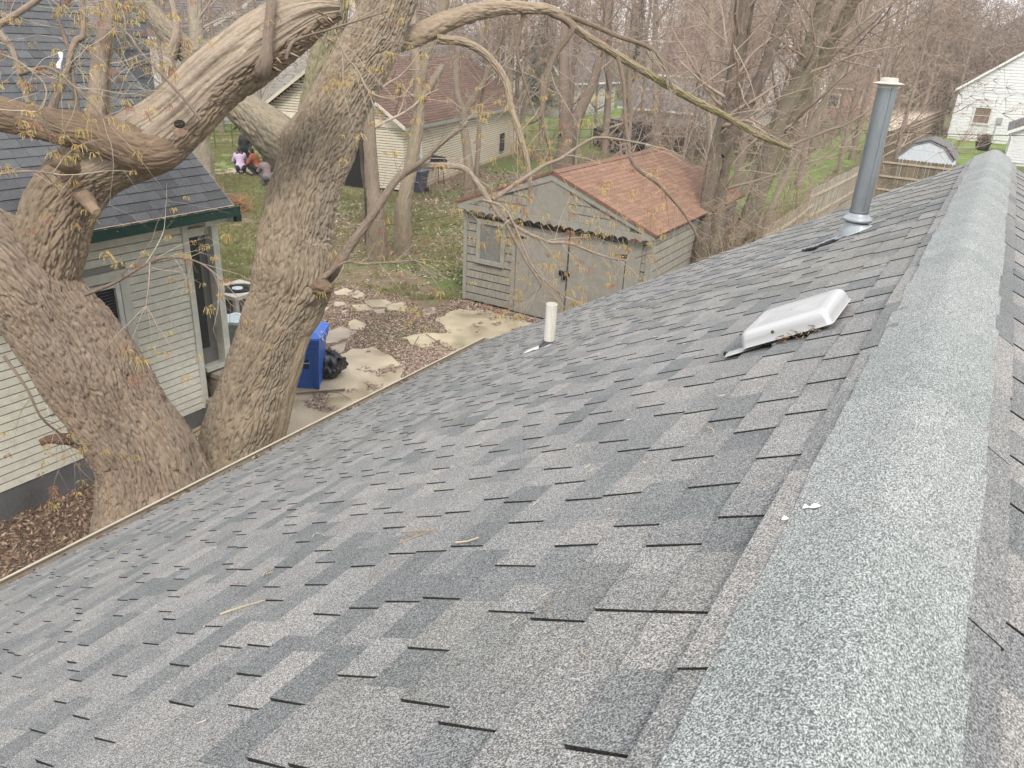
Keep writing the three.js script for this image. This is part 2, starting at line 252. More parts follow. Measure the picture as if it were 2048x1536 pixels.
  part('tar_patch', (() => { const m = new MB(); const q = rng(3), s = roofS(fb); for (let i = 0; i < 26; i++) { const t = i / 25, c = roofP(-1, s + 0.1 + t * 0.2 , fb.z + 0.12 + 0.06 * Math.sin(t * 3.1), 0.02); m.box(c.x, c.y, c.z, 0.02 + q() * 0.012, 0.008, 0.012 + q() * 0.012, q() * 3); } return m.geo(); })(), M([0.03, 0.03, 0.035], { roughness: 0.5 }), flue);
  part('cap', lathe([[0.0, 0.934], [0.034, 0.934], [0.05, 0.932], [0.052, 0.912], [0.06, 0.909], [0.088, 0.903], [0.092, 0.899], [0.086, 0.895], [0.06, 0.893], [0.058, 0.883], [0.0585, 0.875]], 40, V(fb.x, fb.y, fb.z)), M([0.5, 0.48, 0.42], { metalness: 0.1, roughness: 0.55, map: speck }), flue);

  // ---- white plastic plumbing vent with rubber boot
  const pb = roofPx(1098, 688, 0.01);
  const pvc = part('vent_pipe', lathe([[0.044, -0.08], [0.0445, 0.334], [0.043, 0.337], [0.0385, 0.337], [0.038, 0.31], [0.038, 0.05]], 36, pb), M([0.66, 0.64, 0.57], { roughness: 0.5, map: speck }), home, 'short white plastic vent pipe with black rubber boot');
  part('rubber_boot', lathe([[0.0445, 0.035], [0.048, 0.035], [0.049, 0.012], [0.062, 0.0], [0.075, -0.022], [0.085, -0.05]], 32, pb), M([0.055, 0.057, 0.068], { roughness: 0.5 }), pvc);
  part('flashing', (() => { const m = new MB(), s = roofS(pb), N = 26, c = []; for (let i = 0; i < N; i++) { const a = i / N * 6.2832; c.push([pb.clone().add(V(Math.cos(a) * 0.082, -0.03, Math.sin(a) * 0.082)), roofP(-1, s + 0.03 - Math.cos(a) * 0.115, pb.z + Math.sin(a) * 0.115 + 0.0, 0.0145)]); } for (let i = 0; i < N; i++) m.quad(c[i][1], c[(i + 1) % N][1], c[(i + 1) % N][0], c[i][0]); const P = (a, b) => roofP(-1, s + a, pb.z + b, 0.0165); m.quad(P(0.1, 0.12), P(0.2, 0.1), P(0.22, -0.02), P(0.1, -0.1)); return m.geo(); })(), M([0.7, 0.7, 0.68], { roughness: 0.45, metalness: 0.15 }), pvc);

  // ---- low aluminium roof vent: a rounded hood on a square neck over its flange
  const c0 = roofPx(1504, 691, 0.03), c1 = roofPx(1660, 648, 0.03), hs = (roofS(c0) + roofS(c1)) / 2 , hz0 = (c0.z + c1.z) / 2;
  const hl = Math.abs(roofS(c0) - roofS(c1)) / 2 + 0.022, hzW = 0.36;
  const HP = (a, b, n) => roofP(-1, hs + a * hl, hz0 - hzW / 2 + b * hzW / 2, n), alu = M([0.52, 0.522, 0.525], { metalness: 0.4, roughness: 0.45, map: speck });
  const sq = (k, ri) => { const o = [], n = 9; for (let q = 0; q < 4; q++) for (let i = 0; i <= n; i++) { const a = (q + i / n) * Math.PI / 2, cx = [1, -1, -1, 1][q], cz = [1, 1, -1, -1][q]; o.push([cx * (k - ri) + Math.cos(a) * ri, cz * (k - ri) + Math.sin(a) * ri]); } return o; };
  const hood = part('roof_vent', (() => {
    const m = new MB(), L = [[1.03, 0.1, 0.028], [1.0, 0.11, 0.03], [0.99, 0.12, 0.05], [0.97, 0.13, 0.066], [0.94, 0.15, 0.077], [0.89, 0.16, 0.083], [0.77, 0.15, 0.087], [0.745, 0.14, 0.081], [0.4, 0.1, 0.083], [0.02, 0.01, 0.085]], rows = L.map(([k, ri, n]) => sq(k, ri).map(([a, b]) => HP(a, b, n - (a < -0.7 ? 0.0 : 0))));
    const N = rows[0].length, id = rows.map((row, j) => row.map((p, i) => { const t = row[(i + 1) % N].clone().sub(row[(i + N - 1) % N]), u = rows[Math.min(j + 1, rows.length - 1)][i].clone().sub(rows[Math.max(0, j - 1)][i]); const n = t.cross(u); if (n.lengthSq() < 1e-14) n.copy(roofN(-1)); if (n.dot(roofN(-1)) < -1e-6 && j > 2) n.negate(); return m.vert(p, n.normalize(), i * 0.03, j * 0.03); }));
    for (let j = 0; j < rows.length - 1; j++) for (let i = 0; i < N; i++) { const k = (i + 1) % N; m.i.push(id[j][i], id[j][k], id[j + 1][k], id[j][i], id[j + 1][k], id[j + 1][i]); }
    return m.geo();
  })(), alu, home, 'low white aluminium roof vent with rounded hood');
  part('neck', (() => { const m = new MB(); m.obox(HP(0, 0, 0.028), roofD(-1).multiplyScalar(-0.12), roofN(-1).multiplyScalar(0.03), V(0, 0, -0.12).multiplyScalar(1)); return m.geo(); })(), M([0.2, 0.2, 0.2], { metalness: 0.5, roughness: 0.6 }), hood);
  part('flange', (() => { const m = new MB(); m.quad(HP(1.5, 0.62, 0.0185), HP(1.42, 1.06, 0.0185), HP(0.55, 0.98, 0.0185), HP(0.55, 0.5, 0.0185)); m.quad(HP(-0.02, 1.0, 0.017), HP(0.3, 1.12, 0.017), HP(0.3, 0.4, 0.017), HP(-0.02, 0.4, 0.017)); return m.geo(); })(), alu, hood);
  for (const [a, n] of [[0.22, 0.058]]) part('screw', lathe([[0, 0.003], [0.0055, 0.003], [0.006, 0]], 10, HP(a, 0.983, n), V(0, 0, 1)), M([0.06, 0.06, 0.06]), hood);
  part('tar_patch', (() => { const m = new MB(), q = rng(8); for (let i = 0; i < 5; i++) { const c = HP(1.5 + q() * 0.05, 0.62 + q() * 0.1, 0.018); m.box(c.x, c.y, c.z, 0.014, 0.008, 0.009, q() * 3); } return m.geo(); })(), M([0.02, 0.02, 0.022]), hood);
  const dn = new MB(), q2 = rng(15); for (let i = 0; i < 90; i++) { const a = HP(-0.75 + q2() * 0.9, 0.72 + q2() * 0.42, 0.018 + q2() * 0.02), d = V(q2() - 0.5, (q2() - 0.5) * 0.3, q2() - 0.5).multiplyScalar(0.06); dn.color([[0.16, 0.1, 0.06], [0.4, 0.33, 0.2], [0.08, 0.05, 0.03]][i % 3]); dn.tube([a, a.clone().add(d)], [0.0018, 0.0012], 3); }
  part('nest_debris', dn.geo(), VC(), hood).userData.kind = 'stuff';
  fin(home);
}
// twigs, bud scales, a white dropping: loose things lying on the shingles
{
  const wood = M([0.42, 0.3, 0.19], { map: grain }), pale = M([0.62, 0.52, 0.36], { map: grain });
  const lay = (pts, r, m, label, cat = 'twig') => { const b = new MB(); b.tube(pts.map(([x, y]) => roofPx(x, y, 0.018)), pts.map((_, i) => 0.72 * r * (1 - 0.4 * i / pts.length)), 6, true); solo(cat === 'twig' ? 'roof_twig' : cat, b.geo(), m, label, cat, undefined); };
  lay([[798, 1086], [835, 1072], [872, 1057]], 0.0035, wood, 'forked reddish twig lying in the middle of the foreground roof');
  lay([[803, 1064], [840, 1063], [868, 1060]], 0.003, wood, 'thin reddish twig crossing a forked twig on the roof');
  lay([[912, 1085], [935, 1083], [958, 1075]], 0.004, pale, 'short pale tan twig right of the forked twig on the roof');
  lay([[441, 1228], [480, 1215], [530, 1200]], 0.004, pale, 'long straight pale twig on the lower left of the roof');
  lay([[230, 1108], [240, 1095], [263, 1086]], 0.003, pale, 'curved pale twig near the gutter at left');
  lay([[468, 972], [485, 968], [500, 960]], 0.003, pale, 'small bent twig near the gutter below the tree');
  lay([[625, 1073], [632, 1066], [645, 1068], [650, 1072]], 0.0022, pale, 'curled pale stem left of the twigs on the roof');
  lay([[527, 1150], [535, 1135], [533, 1148], [545, 1143]], 0.0022, pale, 'curled stem below the curled stem on the lower roof');
  lay([[1415, 853], [1425, 858], [1428, 866]], 0.0022, pale, 'tiny yellow stem on the roof below the white vent');
  const d = new MB(); for (const [x, y, w] of [[1570, 1037, 0.006], [1630, 1012, 0.009], [1612, 1014, 0.006]]) { const p = roofPx(x, y, 0.03), s = clamp(roofS(p), 0.05, 9); const N = 9; const c = p.clone().addScaledVector(roofN(-1), 0.006); for (let i = 0; i < N; i++) { const f = a => p.clone().addScaledVector(roofD(-1), Math.cos(a) * w * (1 + 0.3 * Math.sin(3 * a))).add(V(0, 0, Math.sin(a) * w * 0.8)); d.tri(c, f(i / N * 6.283), f((i + 1) / N * 6.283)); } }
  solo('bird_dropping', d.geo(), M([0.8, 0.78, 0.74]), 'white bird dropping beside the ridge caps', 'dropping');
  const b = new MB(), q = rng(21); for (let i = 0; i < 420; i++) { const s = 0.25 + q() * 5.4, z = mix(ZFAR, -0.2, q()), p = roofP(-1, s, z, 0.016 + wob(s, z)), a = q() * 6.28, l = 0.006 + q() * 0.02; b.color([[0.45, 0.38, 0.16], [0.5, 0.42, 0.3], [0.25, 0.16, 0.1], [0.55, 0.5, 0.4]][i % 4]); const e = roofD(-1).multiplyScalar(Math.cos(a) * l).add(V(0, 0, Math.sin(a) * l)); b.tube([p, p.clone().add(e).addScaledVector(roofN(-1), 0.003)], [0.0016, 0.001], 3); }
  solo('bud_litter', b.geo(), VC(), 'yellow and brown bud scales scattered over the shingles', 'litter').userData.kind = 'stuff';
}

// ================================================================ ground, paving, lawn and litter
const pts2 = l => l.map(([x, y]) => gr(x, y));
const inside = (p, poly) => { let c = false; for (let i = 0, j = poly.length - 1; i < poly.length; j = i++) { const a = poly[i], b = poly[j]; if ((a.z > p.z) !== (b.z > p.z) && p.x < (b.x - a.x) * (p.z - a.z) / (b.z - a.z) + a.x) c = !c; } return c; };
const plane = (x0, z0, x1, z1, y, n = 1) => { const g = new THREE.PlaneGeometry(x1 - x0, z1 - z0, n, n).rotateX(-Math.PI / 2); const u = g.attributes.uv; for (let i = 0; i < u.count; i++) u.setXY(i, u.getX(i) * (x1 - x0), u.getY(i) * (z1 - z0)); g.translate((x0 + x1) / 2, y, (z0 + z1) / 2); return g; };
const groundM = M([1.15, 1.1, 1.0], { map: groundTex, roughness: 1 });
struct('ground', plane(-450, -650, 450, 250, 0), groundM);
// a flat, slightly uneven slab with broken edges from a ground outline
function slab(poly, y0, h, jag, seed, mb = new MB()) {
  const q = rng(seed), o = [];
  for (let i = 0; i < poly.length; i++) { const a = poly[i], b = poly[(i + 1) % poly.length], n = Math.max(2, Math.round(a.distanceTo(b) / 0.14)); for (let k = 0; k < n; k++) { const p = a.clone().lerp(b, k / n); p.x += jag * (noise(p.x * 2.2, p.z * 2.2, seed) * 1.6 + (q() - 0.5) * 0.35); p.z += jag * (noise(p.x * 2.2 + 40, p.z * 2.2, seed) * 1.6 + (q() - 0.5) * 0.35); o.push(p); } }
  const tri = THREE.ShapeUtils.triangulateShape(o.map(p => new THREE.Vector2(p.x, p.z)), []), up = V(0, 1, 0), id = o.map(p => mb.vert(V(p.x, y0 + h, p.z), up, p.x, p.z));
  for (const t of tri) { const [a, b, c] = t.map(k => o[k]); const s = (b.x - a.x) * (c.z - a.z) - (b.z - a.z) * (c.x - a.x); s < 0 ? mb.i.push(id[t[0]], id[t[1]], id[t[2]]) : mb.i.push(id[t[0]], id[t[2]], id[t[1]]); }
  for (let i = 0; i < o.length; i++) { const a = o[i], b = o[(i + 1) % o.length]; mb.quad(V(a.x, y0 - 0.01, a.z), V(b.x, y0 - 0.01, b.z), V(b.x, y0 + h, b.z), V(a.x, y0 + h, a.z)); }
  return mb;
}
const concM = M([0.46, 0.395, 0.3], { map: concTex, roughness: 0.95, bumpMap: concTex, bumpScale: 0.004 }), walkM = M([0.37, 0.315, 0.265], { map: concTex, roughness: 0.95, bumpMap: concTex, bumpScale: 0.004 });
const patio = new THREE.Group(); patio.name = 'patio'; patio.userData.kind = 'structure'; scene.add(patio);
const slabs = [
  [[560, 790], [640, 724], [700, 700], [752, 697], [790, 716], [806, 742], [800, 775], [740, 830], [650, 880], [560, 930], [470, 985], [440, 930], [500, 850]],
  [[878, 640], [905, 622], [962, 622], [1010, 632], [1095, 652], [1040, 690], [960, 716], [890, 708], [815, 690], [812, 676], [850, 668], [905, 668]],
  [[735, 602], [770, 598], [782, 606], [770, 616], [740, 615]], [[772, 612], [800, 604], [818, 614], [806, 624], [780, 622]], [[702, 612], [735, 610], [742, 622], [712, 625]], [[668, 585], [690, 577], [706, 584], [690, 592], [672, 592]], [[690, 590], [716, 583], [732, 590], [712, 600]],
  [[694, 645], [712, 638], [735, 648], [726, 661], [702, 660]], [[648, 668], [680, 655], [702, 665], [700, 678], [660, 690], [640, 690]], [[662, 696], [690, 687], [692, 702], [676, 706]], [[665, 605], [690, 603], [694, 610], [670, 614]], [[683, 621], [697, 620], [699, 627], [686, 628]], [[745, 622], [768, 618], [772, 626], [752, 629]], [[840, 622], [868, 616], [880, 624], [856, 631]], [[640, 615], [660, 612], [664, 622], [642, 626]],
];
const slabPolys = slabs.map(pts2);
slabPolys.forEach((p, i) => part('slab', slab(p, 0.006, i < 2 ? 0.018 : 0.014, i < 2 ? 0.13 : 0.09, 40 + i).geo(), i === 1 ? M([0.43, 0.375, 0.27], { map: concTex, roughness: 0.95, bumpMap: concTex, bumpScale: 0.004 }) : i > 7 ? walkM : concM, patio));
const walk = new THREE.Group(); walk.name = 'sidewalk'; walk.userData.kind = 'structure'; scene.add(walk);
for (let k = 0; k < 5; k++) { const z1 = -5.1 + k * 1.52; part('slab', slab([V(-8.08, 0, z1), V(-8.08, 0, z1 + 1.5), V(-6.7, 0, z1 + 1.5), V(-6.7, 0, z1)], 0.006, 0.04, 0.015, 80 + k).geo(), walkM, walk); }
// yellowing lichen, dirt and cracks lie on the slabs as matter
const leafCols = [[0.26, 0.18, 0.14], [0.33, 0.245, 0.19], [0.19, 0.13, 0.105], [0.41, 0.325, 0.255], [0.29, 0.215, 0.185], [0.15, 0.11, 0.09]];
function scatter(name, label, n, spot, size, cols, seed, curl = 0.5, cat = 'leaf litter') {   // many small bent leaves, as one instanced mesh
  const q = rng(seed), m = new MB(), a = [V(-1, 0.1, 0), V(-0.35, 0, 0.42), V(0.4, 0.06, 0.36), V(1, 0.22, 0), V(0.4, 0.02, -0.4), V(-0.4, 0.1, -0.36)];
  m.quad(a[0], a[1], a[2], a[5]); m.quad(a[5], a[2], a[3], a[4]);
  const im = new THREE.InstancedMesh(m.geo(), M([1, 1, 1], { roughness: 0.95 }), n), d = new THREE.Object3D(), c = new THREE.Color(); im.name = numbered(name);
  for (let i = 0; i < n; i++) { const p = spot(q); d.position.copy(p); d.position.y += 0.006 + q() * 0.02; d.rotation.set((q() - 0.5) * 2 * curl, q() * 6.283, (q() - 0.5) * 2 * curl); const s = size * (0.5 + q()); d.scale.set(s, s * 0.8, s * (0.55 + q() * 0.6)); d.updateMatrix(); im.setMatrixAt(i, d.matrix); const k = cols[Math.floor(q() * cols.length)], v = 0.8 + q() * 0.4; im.setColorAt(i, c.setRGB(k[0] * v, k[1] * v, k[2] * v)); }
  im.castShadow = im.receiveShadow = true; scene.add(im); tag(im, label, cat, null, 'stuff'); return im;
}
const pick = (poly, keep = () => true) => { const b = new THREE.Box3().setFromPoints(poly); return q => { for (let t = 0; t < 60; t++) { const p = V(mix(b.min.x, b.max.x, q()), 0, mix(b.min.z, b.max.z, q())); if (inside(p, poly) && keep(p)) return p; } return poly[0].clone(); }; };
const bed = [V(-9.62, 0, -6.9), V(-9.62, 0, 1.5), V(-8.0, 0, 1.5), V(-8.0, 0, -6.4), V(-8.6, 0, -7.2)];
struct('planting_bed', slab(bed, 0.0, 0.012, 0.05, 3).geo(), M([0.12, 0.085, 0.065], { map: speck }));
scatter('bark_mulch', 'brown wood mulch and dead leaves in the bed beside the pale green house', 15000, pick(bed), 0.034, [[0.17, 0.115, 0.08], [0.26, 0.18, 0.125], [0.11, 0.07, 0.05], [0.36, 0.27, 0.2], [0.2, 0.14, 0.1], [0.3, 0.21, 0.15]], 4, 0.7, 'mulch');
scatter('bark_mulch', 'stray mulch chips on the sidewalk beside the bed', 500, q => V(-8.1 + q() * q() * 1.2, 0.045, mix(-5.2, 1.2, q())), 0.028, leafCols, 44, 0.6, 'mulch');
const yard = pts2([[560, 640], [640, 585], [700, 570], [790, 590], [850, 618], [930, 600], [1085, 645], [1010, 700], [700, 880], [560, 930], [470, 860]]);
const onSlab = p => slabPolys.some(s => inside(p, s));
struct('dirt_patch', slab(yard, 0, 0.005, 0.25, 9).geo(), M([1.5, 1.15, 1.05], { map: groundTex, roughness: 1 }));
scatter('dead_leaves', 'brown dead leaves covering the gaps between the patio slabs', 24000, pick(yard, p => !onSlab(p)), 0.027, leafCols, 6, 0.5);
const lit2 = pts2([[806, 770], [795, 722], [830, 700], [880, 708], [965, 718], [905, 745], [800, 805]]);
scatter('dead_leaves', 'reddish brown dead leaves beside the gutter right of the big slab', 8000, pick(lit2, p => !onSlab(p)), 0.028, leafCols, 61, 0.5);
scatter('dead_leaves', 'thin scatter of dead leaves lying on the pale patio slabs', 2000, (f => q => { const p = f(q); p.y = 0.024; return p; })(pick(yard, p => onSlab(p) && fbm(p.x * 1.3, p.z * 1.3, 6, 3) > 0.2 + (inside(p, slabPolys[0]) ? 0.06 : 0) - 0.12 * noise(p.x * 9, p.z * 9))), 0.026, leafCols, 66, 0.5);
scatter('dead_leaves', 'dead leaves gathered along the front of the grey shed', 2600, q => V(mix(-10.5, -6, q()), 0, -15.08 + 0.1 + q() * q() * 0.75), 0.04, leafCols, 16, 0.5);
// lawn: tufts close enough to read as grass, fallen leaves among them
{
  const q = rng(88), m = new MB(); for (let k = 0; k < 7; k++) { const a = q() * 6.28, r = 0.035 * q(), x = Math.cos(a) * r, z = Math.sin(a) * r, l = 0.035 + q() * 0.05, lx = (q() - 0.5) * 0.05, lz = (q() - 0.5) * 0.05, w = 0.004; m.tri(V(x - w, 0, z), V(x + w, 0, z), V(x + lx, l, z + lz)); }
  const N = 46000, im = new THREE.InstancedMesh(m.geo(), M([1, 1, 1], { roughness: 0.9 }), N), d = new THREE.Object3D(), c = new THREE.Color(); im.name = 'grass';
  const zone = pts2([[395, 470], [395, 330], [400, 262], [560, 262], [700, 330], [800, 370], [930, 400], [928, 600], [800, 600], [700, 570], [600, 590], [420, 600]]);
  const f = pick(zone, p => { const b = fbm(p.x * 0.35, p.z * 0.35, 3, 3) + 0.5 * noise(p.x * 1.7, p.z * 1.7, 5); return q() < sst(-0.35, 0.3, b) * (p.z < -13 && p.x > -19.5 && p.z < -15.4 ? 0.45 : 1); });
  for (let i = 0; i < N; i++) { const p = f(q); d.position.copy(p); d.rotation.set(0, q() * 6.28, 0); const s = 0.7 + q() * 1.1; d.scale.set(s * 1.4, s, s * 1.4); d.updateMatrix(); im.setMatrixAt(i, d.matrix); const v = 0.75 + q() * 0.5, y = q(); im.setColorAt(i, c.setRGB(mix(0.15, 0.27, y) * v, mix(0.175, 0.235, y) * v, mix(0.06, 0.12, y) * v)); }
  scene.add(im); tag(im, 'patchy early spring grass on the back lawn', 'grass', null, 'stuff');
  scatter('dead_leaves', 'dead leaves lying about in the back lawn grass', 7000, pick(zone), 0.045, [...leafCols, [0.42, 0.34, 0.22], [0.38, 0.27, 0.17]], 17, 0.5);
  scatter('dead_leaves', 'brown leaf litter under the trees beyond the lawn and beside the shed', 12000, q => { const z = mix(-16, -34, q()); return V(mix(-20.5, -6.5, q()) - (z + 16) * -0.08, 0, z); }, 0.06, leafCols, 18, 0.5);
}
// brighter far lawns between the houses
const lawnTex = tex(512, (i, j, n) => { const v = 0.8 + 0.35 * pn(i, j, n, 90, 3) + 0.3 * pn(i, j, n, 12, 4), q = sst(0.1, 0.5, pn(i, j, n, 6, 8)); return [mix(0.11, 0.17, q) * v, mix(0.17, 0.15, q) * v, mix(0.04, 0.07, q) * v]; }, 9);
const lawnM = M([1.45, 1.4, 1.3], { map: lawnTex, roughness: 1 });
const lawnPoly = (l, seed, y = 0.006) => slab(pts2(l), 0, y, 0.6, seed).geo();
struct('lawn', lawnPoly([[380, 335], [385, 255], [480, 248], [560, 262], [560, 330], [480, 345]], 1, 0.005), lawnM);
struct('lawn', lawnPoly([[1040, 285], [1040, 190], [1120, 165], [1260, 190], [1300, 235], [1220, 300], [1120, 312]], 2, 0.005), lawnM);
struct('lawn', lawnPoly([[1420, 420], [1440, 330], [1480, 240], [1600, 215], [1740, 215], [1740, 300], [1600, 390], [1500, 430]], 3, 0.005), lawnM);
struct('lawn', lawnPoly([[1895, 320], [1880, 272], [2070, 290], [2070, 330], [1960, 345]], 4, 0.005), lawnM);
struct('path', slab(pts2([[395, 352], [470, 345], [530, 350], [560, 343], [540, 336], [470, 336], [400, 344]]), 0, 0.02, 0.12, 5).geo(), M([0.5, 0.42, 0.32], { map: concTex }));
struct('driveway', slab(pts2([[1755, 235], [1800, 215], [1880, 212], [1900, 222], [1850, 240], [1790, 262], [1745, 262]]), 0, 0.02, 0.3, 6).geo(), M([0.62, 0.52, 0.42], { map: concTex }));
struct('path', slab(pts2([[672, 382], [690, 335], [735, 335], [760, 378], [715, 392]]), 0, 0.03, 0.06, 7).geo(), M([0.48, 0.44, 0.37], { map: concTex }));

// ================================================================ buildings
// a lapped board: from a along d (length), height e up, proud of the wall by tb at its foot and tt at its head; o points outwards
function board(mb, a, d, e, o, tb = 0.016, tt = 0.003, up = V(0, 1, 0)) {
  const A = a.clone(), B = a.clone().add(d), U = up.clone().multiplyScalar(e);
  const f = (p, t, u) => p.clone().addScaledVector(o, t).add(u ? U : V(0, 0, 0));
  let q = [f(A, -0.01), f(B, -0.01), f(B, -0.01, 1), f(A, -0.01, 1), f(A, tb), f(B, tb), f(B, tt, 1), f(A, tt, 1)];
  if (d.clone().cross(U).dot(o) < 0) q = [q[1], q[0], q[3], q[2], q[5], q[4], q[7], q[6]];
  mb.hex(q, null, R0() * 5, R0() * 5); return mb;
}
// rows of thin boards as one mesh, for walls too far off to pick boards apart; poly(y) gives the wall's [from, to] along dir at height y
function siding(o, dir, out, h0, h1, e, span) { const m = new MB(); for (let y = h0; y < h1 - 0.02; y += e) { const [a, b] = span(y + e / 2); if (b - a > 0.03) board(m, o.clone().addScaledVector(dir, a).add(V(0, y, 0)), dir.clone().multiplyScalar(b - a), Math.min(e - 0.022, h1 - y), out, 0.012, 0.004); } return m.geo(); }
const glassM = M([0.03, 0.035, 0.04], { roughness: 0.08, metalness: 0 });
// a window: frame of four bars, sill, pane; centre c, width dir, outwards
function windowAt(parent, c, dir, out, w, h, fm, opt = {}) {
  const m = new MB(), up = V(0, 1, 0), t = opt.t ?? 0.07, d = opt.d ?? 0.05; const bar = (x, y, hx, hy, k = 1) => m.obox(c.clone().addScaledVector(dir, x).addScaledVector(up, y).addScaledVector(out, d / 2 * k), dir.clone().multiplyScalar(hx), up.clone().multiplyScalar(hy), out.clone().multiplyScalar(d / 2 * k));
  bar(0, h / 2 + t / 2, w / 2 + t, t / 2); bar(0, -h / 2 - t / 2, w / 2 + t, t / 2, 1.3); bar(-w / 2 - t / 2, 0, t / 2, h / 2); bar(w / 2 + t / 2, 0, t / 2, h / 2); if (opt.rail) bar(0, 0, w / 2, 0.022, 0.7);
  const f = part('window', m.geo(), fm, parent), p = new MB(); p.obox(c.clone().addScaledVector(out, 0.008), dir.clone().multiplyScalar(w / 2 - 0.002), up.clone().multiplyScalar(h / 2 - 0.002), out.clone().multiplyScalar(0.004));
  part('pane', p.geo(), opt.pane || glassM, f); return f;
}
const X1 = V(1, 0, 0), Z1 = V(0, 0, 1), UP = V(0, 1, 0);

// ---- pale green house on the left
{
  const t = thing('house', 'pale sage green clapboard house with dark grey roof and green gutter at left', 'house');
  const wx = -9.6, zc = -6.98, z1 = 3.0, sage = [0.7, 0.69, 0.605], sm = paint(sage), trim = paint([0.64, 0.64, 0.57]), gy0 = 0.42;
  const core = new MB(); core.box(wx - 4.9, 1.7, (zc + z1) / 2 - 0.2, 9.7, 3.36, z1 - zc - 0.6); part('wall', core.geo(), M([0.32, 0.32, 0.28]), t);
  const fo = new MB(); fo.box(wx - 0.05, gy0 / 2, (zc + z1) / 2, 0.1, gy0, z1 - zc); fo.box(wx - 0.02, gy0 / 2 + 0.03, zc - 0.1, 0.16, gy0 + 0.06, 0.34); part('foundation', fo.geo(), M([0.145, 0.15, 0.165], { map: concTex }), t, 'slate grey painted foundation');
  const wz0 = -5.82, wz1 = -4.75, wy0 = 1.36, wy1 = 2.72, T = 0.15, E = 0.1105, n = Math.round((3.36 - gy0) / E);
  for (let k = 0; k < n; k++) {
    const y = gy0 + k * E, cut = y + E > wy0 - T && y < wy1 + T, runs = cut ? [[zc + 0.09, wz0 - T], [wz1 + T, z1]] : [[zc + 0.09, z1]];
    const m = new MB(); for (const [a, b] of runs) board(m, V(wx, y, a), V(0, 0, b - a), E - 0.015, X1, 0.012, 0.004); part('siding_board', m.geo(), sm, t);
  }
  const tr = new MB(); tr.box(wx + 0.013, 1.9, zc + 0.045, 0.03, 2.96, 0.09); tr.box(wx - 0.03, 1.9, zc - 0.013, 0.06, 2.96, 0.025); part('corner_board', tr.geo(), trim, t);
  const wt = new MB(), wc = V(wx, (wy0 + wy1) / 2, (wz0 + wz1) / 2); for (const s of [-1, 1]) wt.box(wx + 0.014, wc.y, (s < 0 ? wz0 : wz1) + s * 0.085, 0.045, wy1 - wy0 + 0.3, 0.13); wt.box(wx + 0.014, wy1 + 0.085, wc.z, 0.045, 0.13, wz1 - wz0 + 0.04); wt.box(wx + 0.02, wy0 - 0.085, wc.z, 0.07, 0.13, wz1 - wz0 + 0.04); part('window_trim', wt.geo(), trim, t);
  const win = windowAt(t, V(wx - 0.01, wc.y, wc.z), V(0, 0, -1), X1, wz1 - wz0 - 0.13, wy1 - wy0 - 0.13, paint([0.7, 0.7, 0.66]), { t: 0.065, d: 0.06, rail: true });
  const bl = new MB(); for (let k = 0; k < 13; k++) bl.obox(V(wx + 0.001, wy1 - 0.12 - k * 0.042, wc.z), V(0.005, 0.004, 0), V(-0.001, 0.001, 0), V(0, 0, 0.46)); part('blind', bl.geo(), paint([0.22, 0.23, 0.24]), win);
  // entry recess at the back corner: dark glazed door, post, soffit return
  const en = new MB(); en.box(wx - 0.22, 2.2, zc - 0.3, 0.1, 2.5, 0.62); en.box(wx - 1.6, 1.7, zc - 0.55, 2.7, 3.3, 0.1); part('entry_wall', en.geo(), sm, t);
  const dr = new MB(); dr.box(wx - 0.15, 2.1, zc - 0.23, 0.05, 2.1, 0.34); const door = part('door', dr.geo(), M([0.17, 0.17, 0.165]), t, 'narrow grey back door'); const pn = new MB(); pn.box(wx - 0.115, 2.2, zc - 0.17, 0.014, 1.75, 0.15); part('pane', pn.geo(), glassM, door);
  const po = new MB(); po.box(wx - 0.06, 2.13, zc - 0.45, 0.2, 2.16, 0.11); po.box(wx - 0.1, 3.14, zc - 0.22, 0.1, 0.12, 0.46); part('post', po.geo(), trim, t); const th = new MB(); th.box(wx - 0.08, 1.02, zc - 0.25, 0.24, 0.07, 0.42); part('threshold', th.geo(), paint([0.5, 0.5, 0.45]), t);
  const so = new MB(); so.box(wx + 0.05, 3.38, zc - 0.33, 0.56, 0.16, 0.5); so.box(wx + 0.1, 3.4, (zc + z1) / 2, 0.62, 0.03, z1 - zc + 0.3); so.box(wx + 0.33, 3.36, zc - 0.53, 0.14, 0.12, 0.1); part('soffit', so.geo(), paint([0.62, 0.63, 0.56]), t);
  // steps
  const stp = new MB(); stp.box(wx + 0.16, 0.43, zc - 0.5, 0.8, 0.86, 0.66); stp.box(wx + 0.19, 0.9, zc - 0.5, 0.9, 0.08, 0.74); stp.box(wx + 0.3, 0.28, zc - 0.05, 0.56, 0.56, 0.2); part('step', stp.geo(), M([0.34, 0.31, 0.26], { map: concTex, roughness: 0.95 }), t, 'concrete back steps');
  // roof
  const ex = -9.16, ey = 3.56, mR = 0.84, zr = zc - 0.5, sl = Math.atan(mR), cs = Math.cos(sl), sn = Math.sin(sl), P = (s, z, nn = 0) => V(ex - s * cs + nn * sn, ey + s * sn + nn * cs, z), LEN = 6.6;
  const dk = new MB(); dk.hex([P(LEN, zr, -0.13), P(0, zr, -0.13), P(0, z1, -0.13), P(LEN, z1, -0.13), P(LEN, zr, -0.012), P(0, zr, -0.012), P(0, z1, -0.012), P(LEN, z1, -0.012)]);
  const rx = P(LEN, 0).x, far = V(2 * rx - ex, ey, 0); dk.quad(P(LEN, zr), P(LEN, z1), V(far.x, ey, z1), V(far.x, ey, zr)); const rf = part('roof', dk.geo(), M([0.05, 0.055, 0.065], { map: granTex }), t, 'dark grey shingle roof');
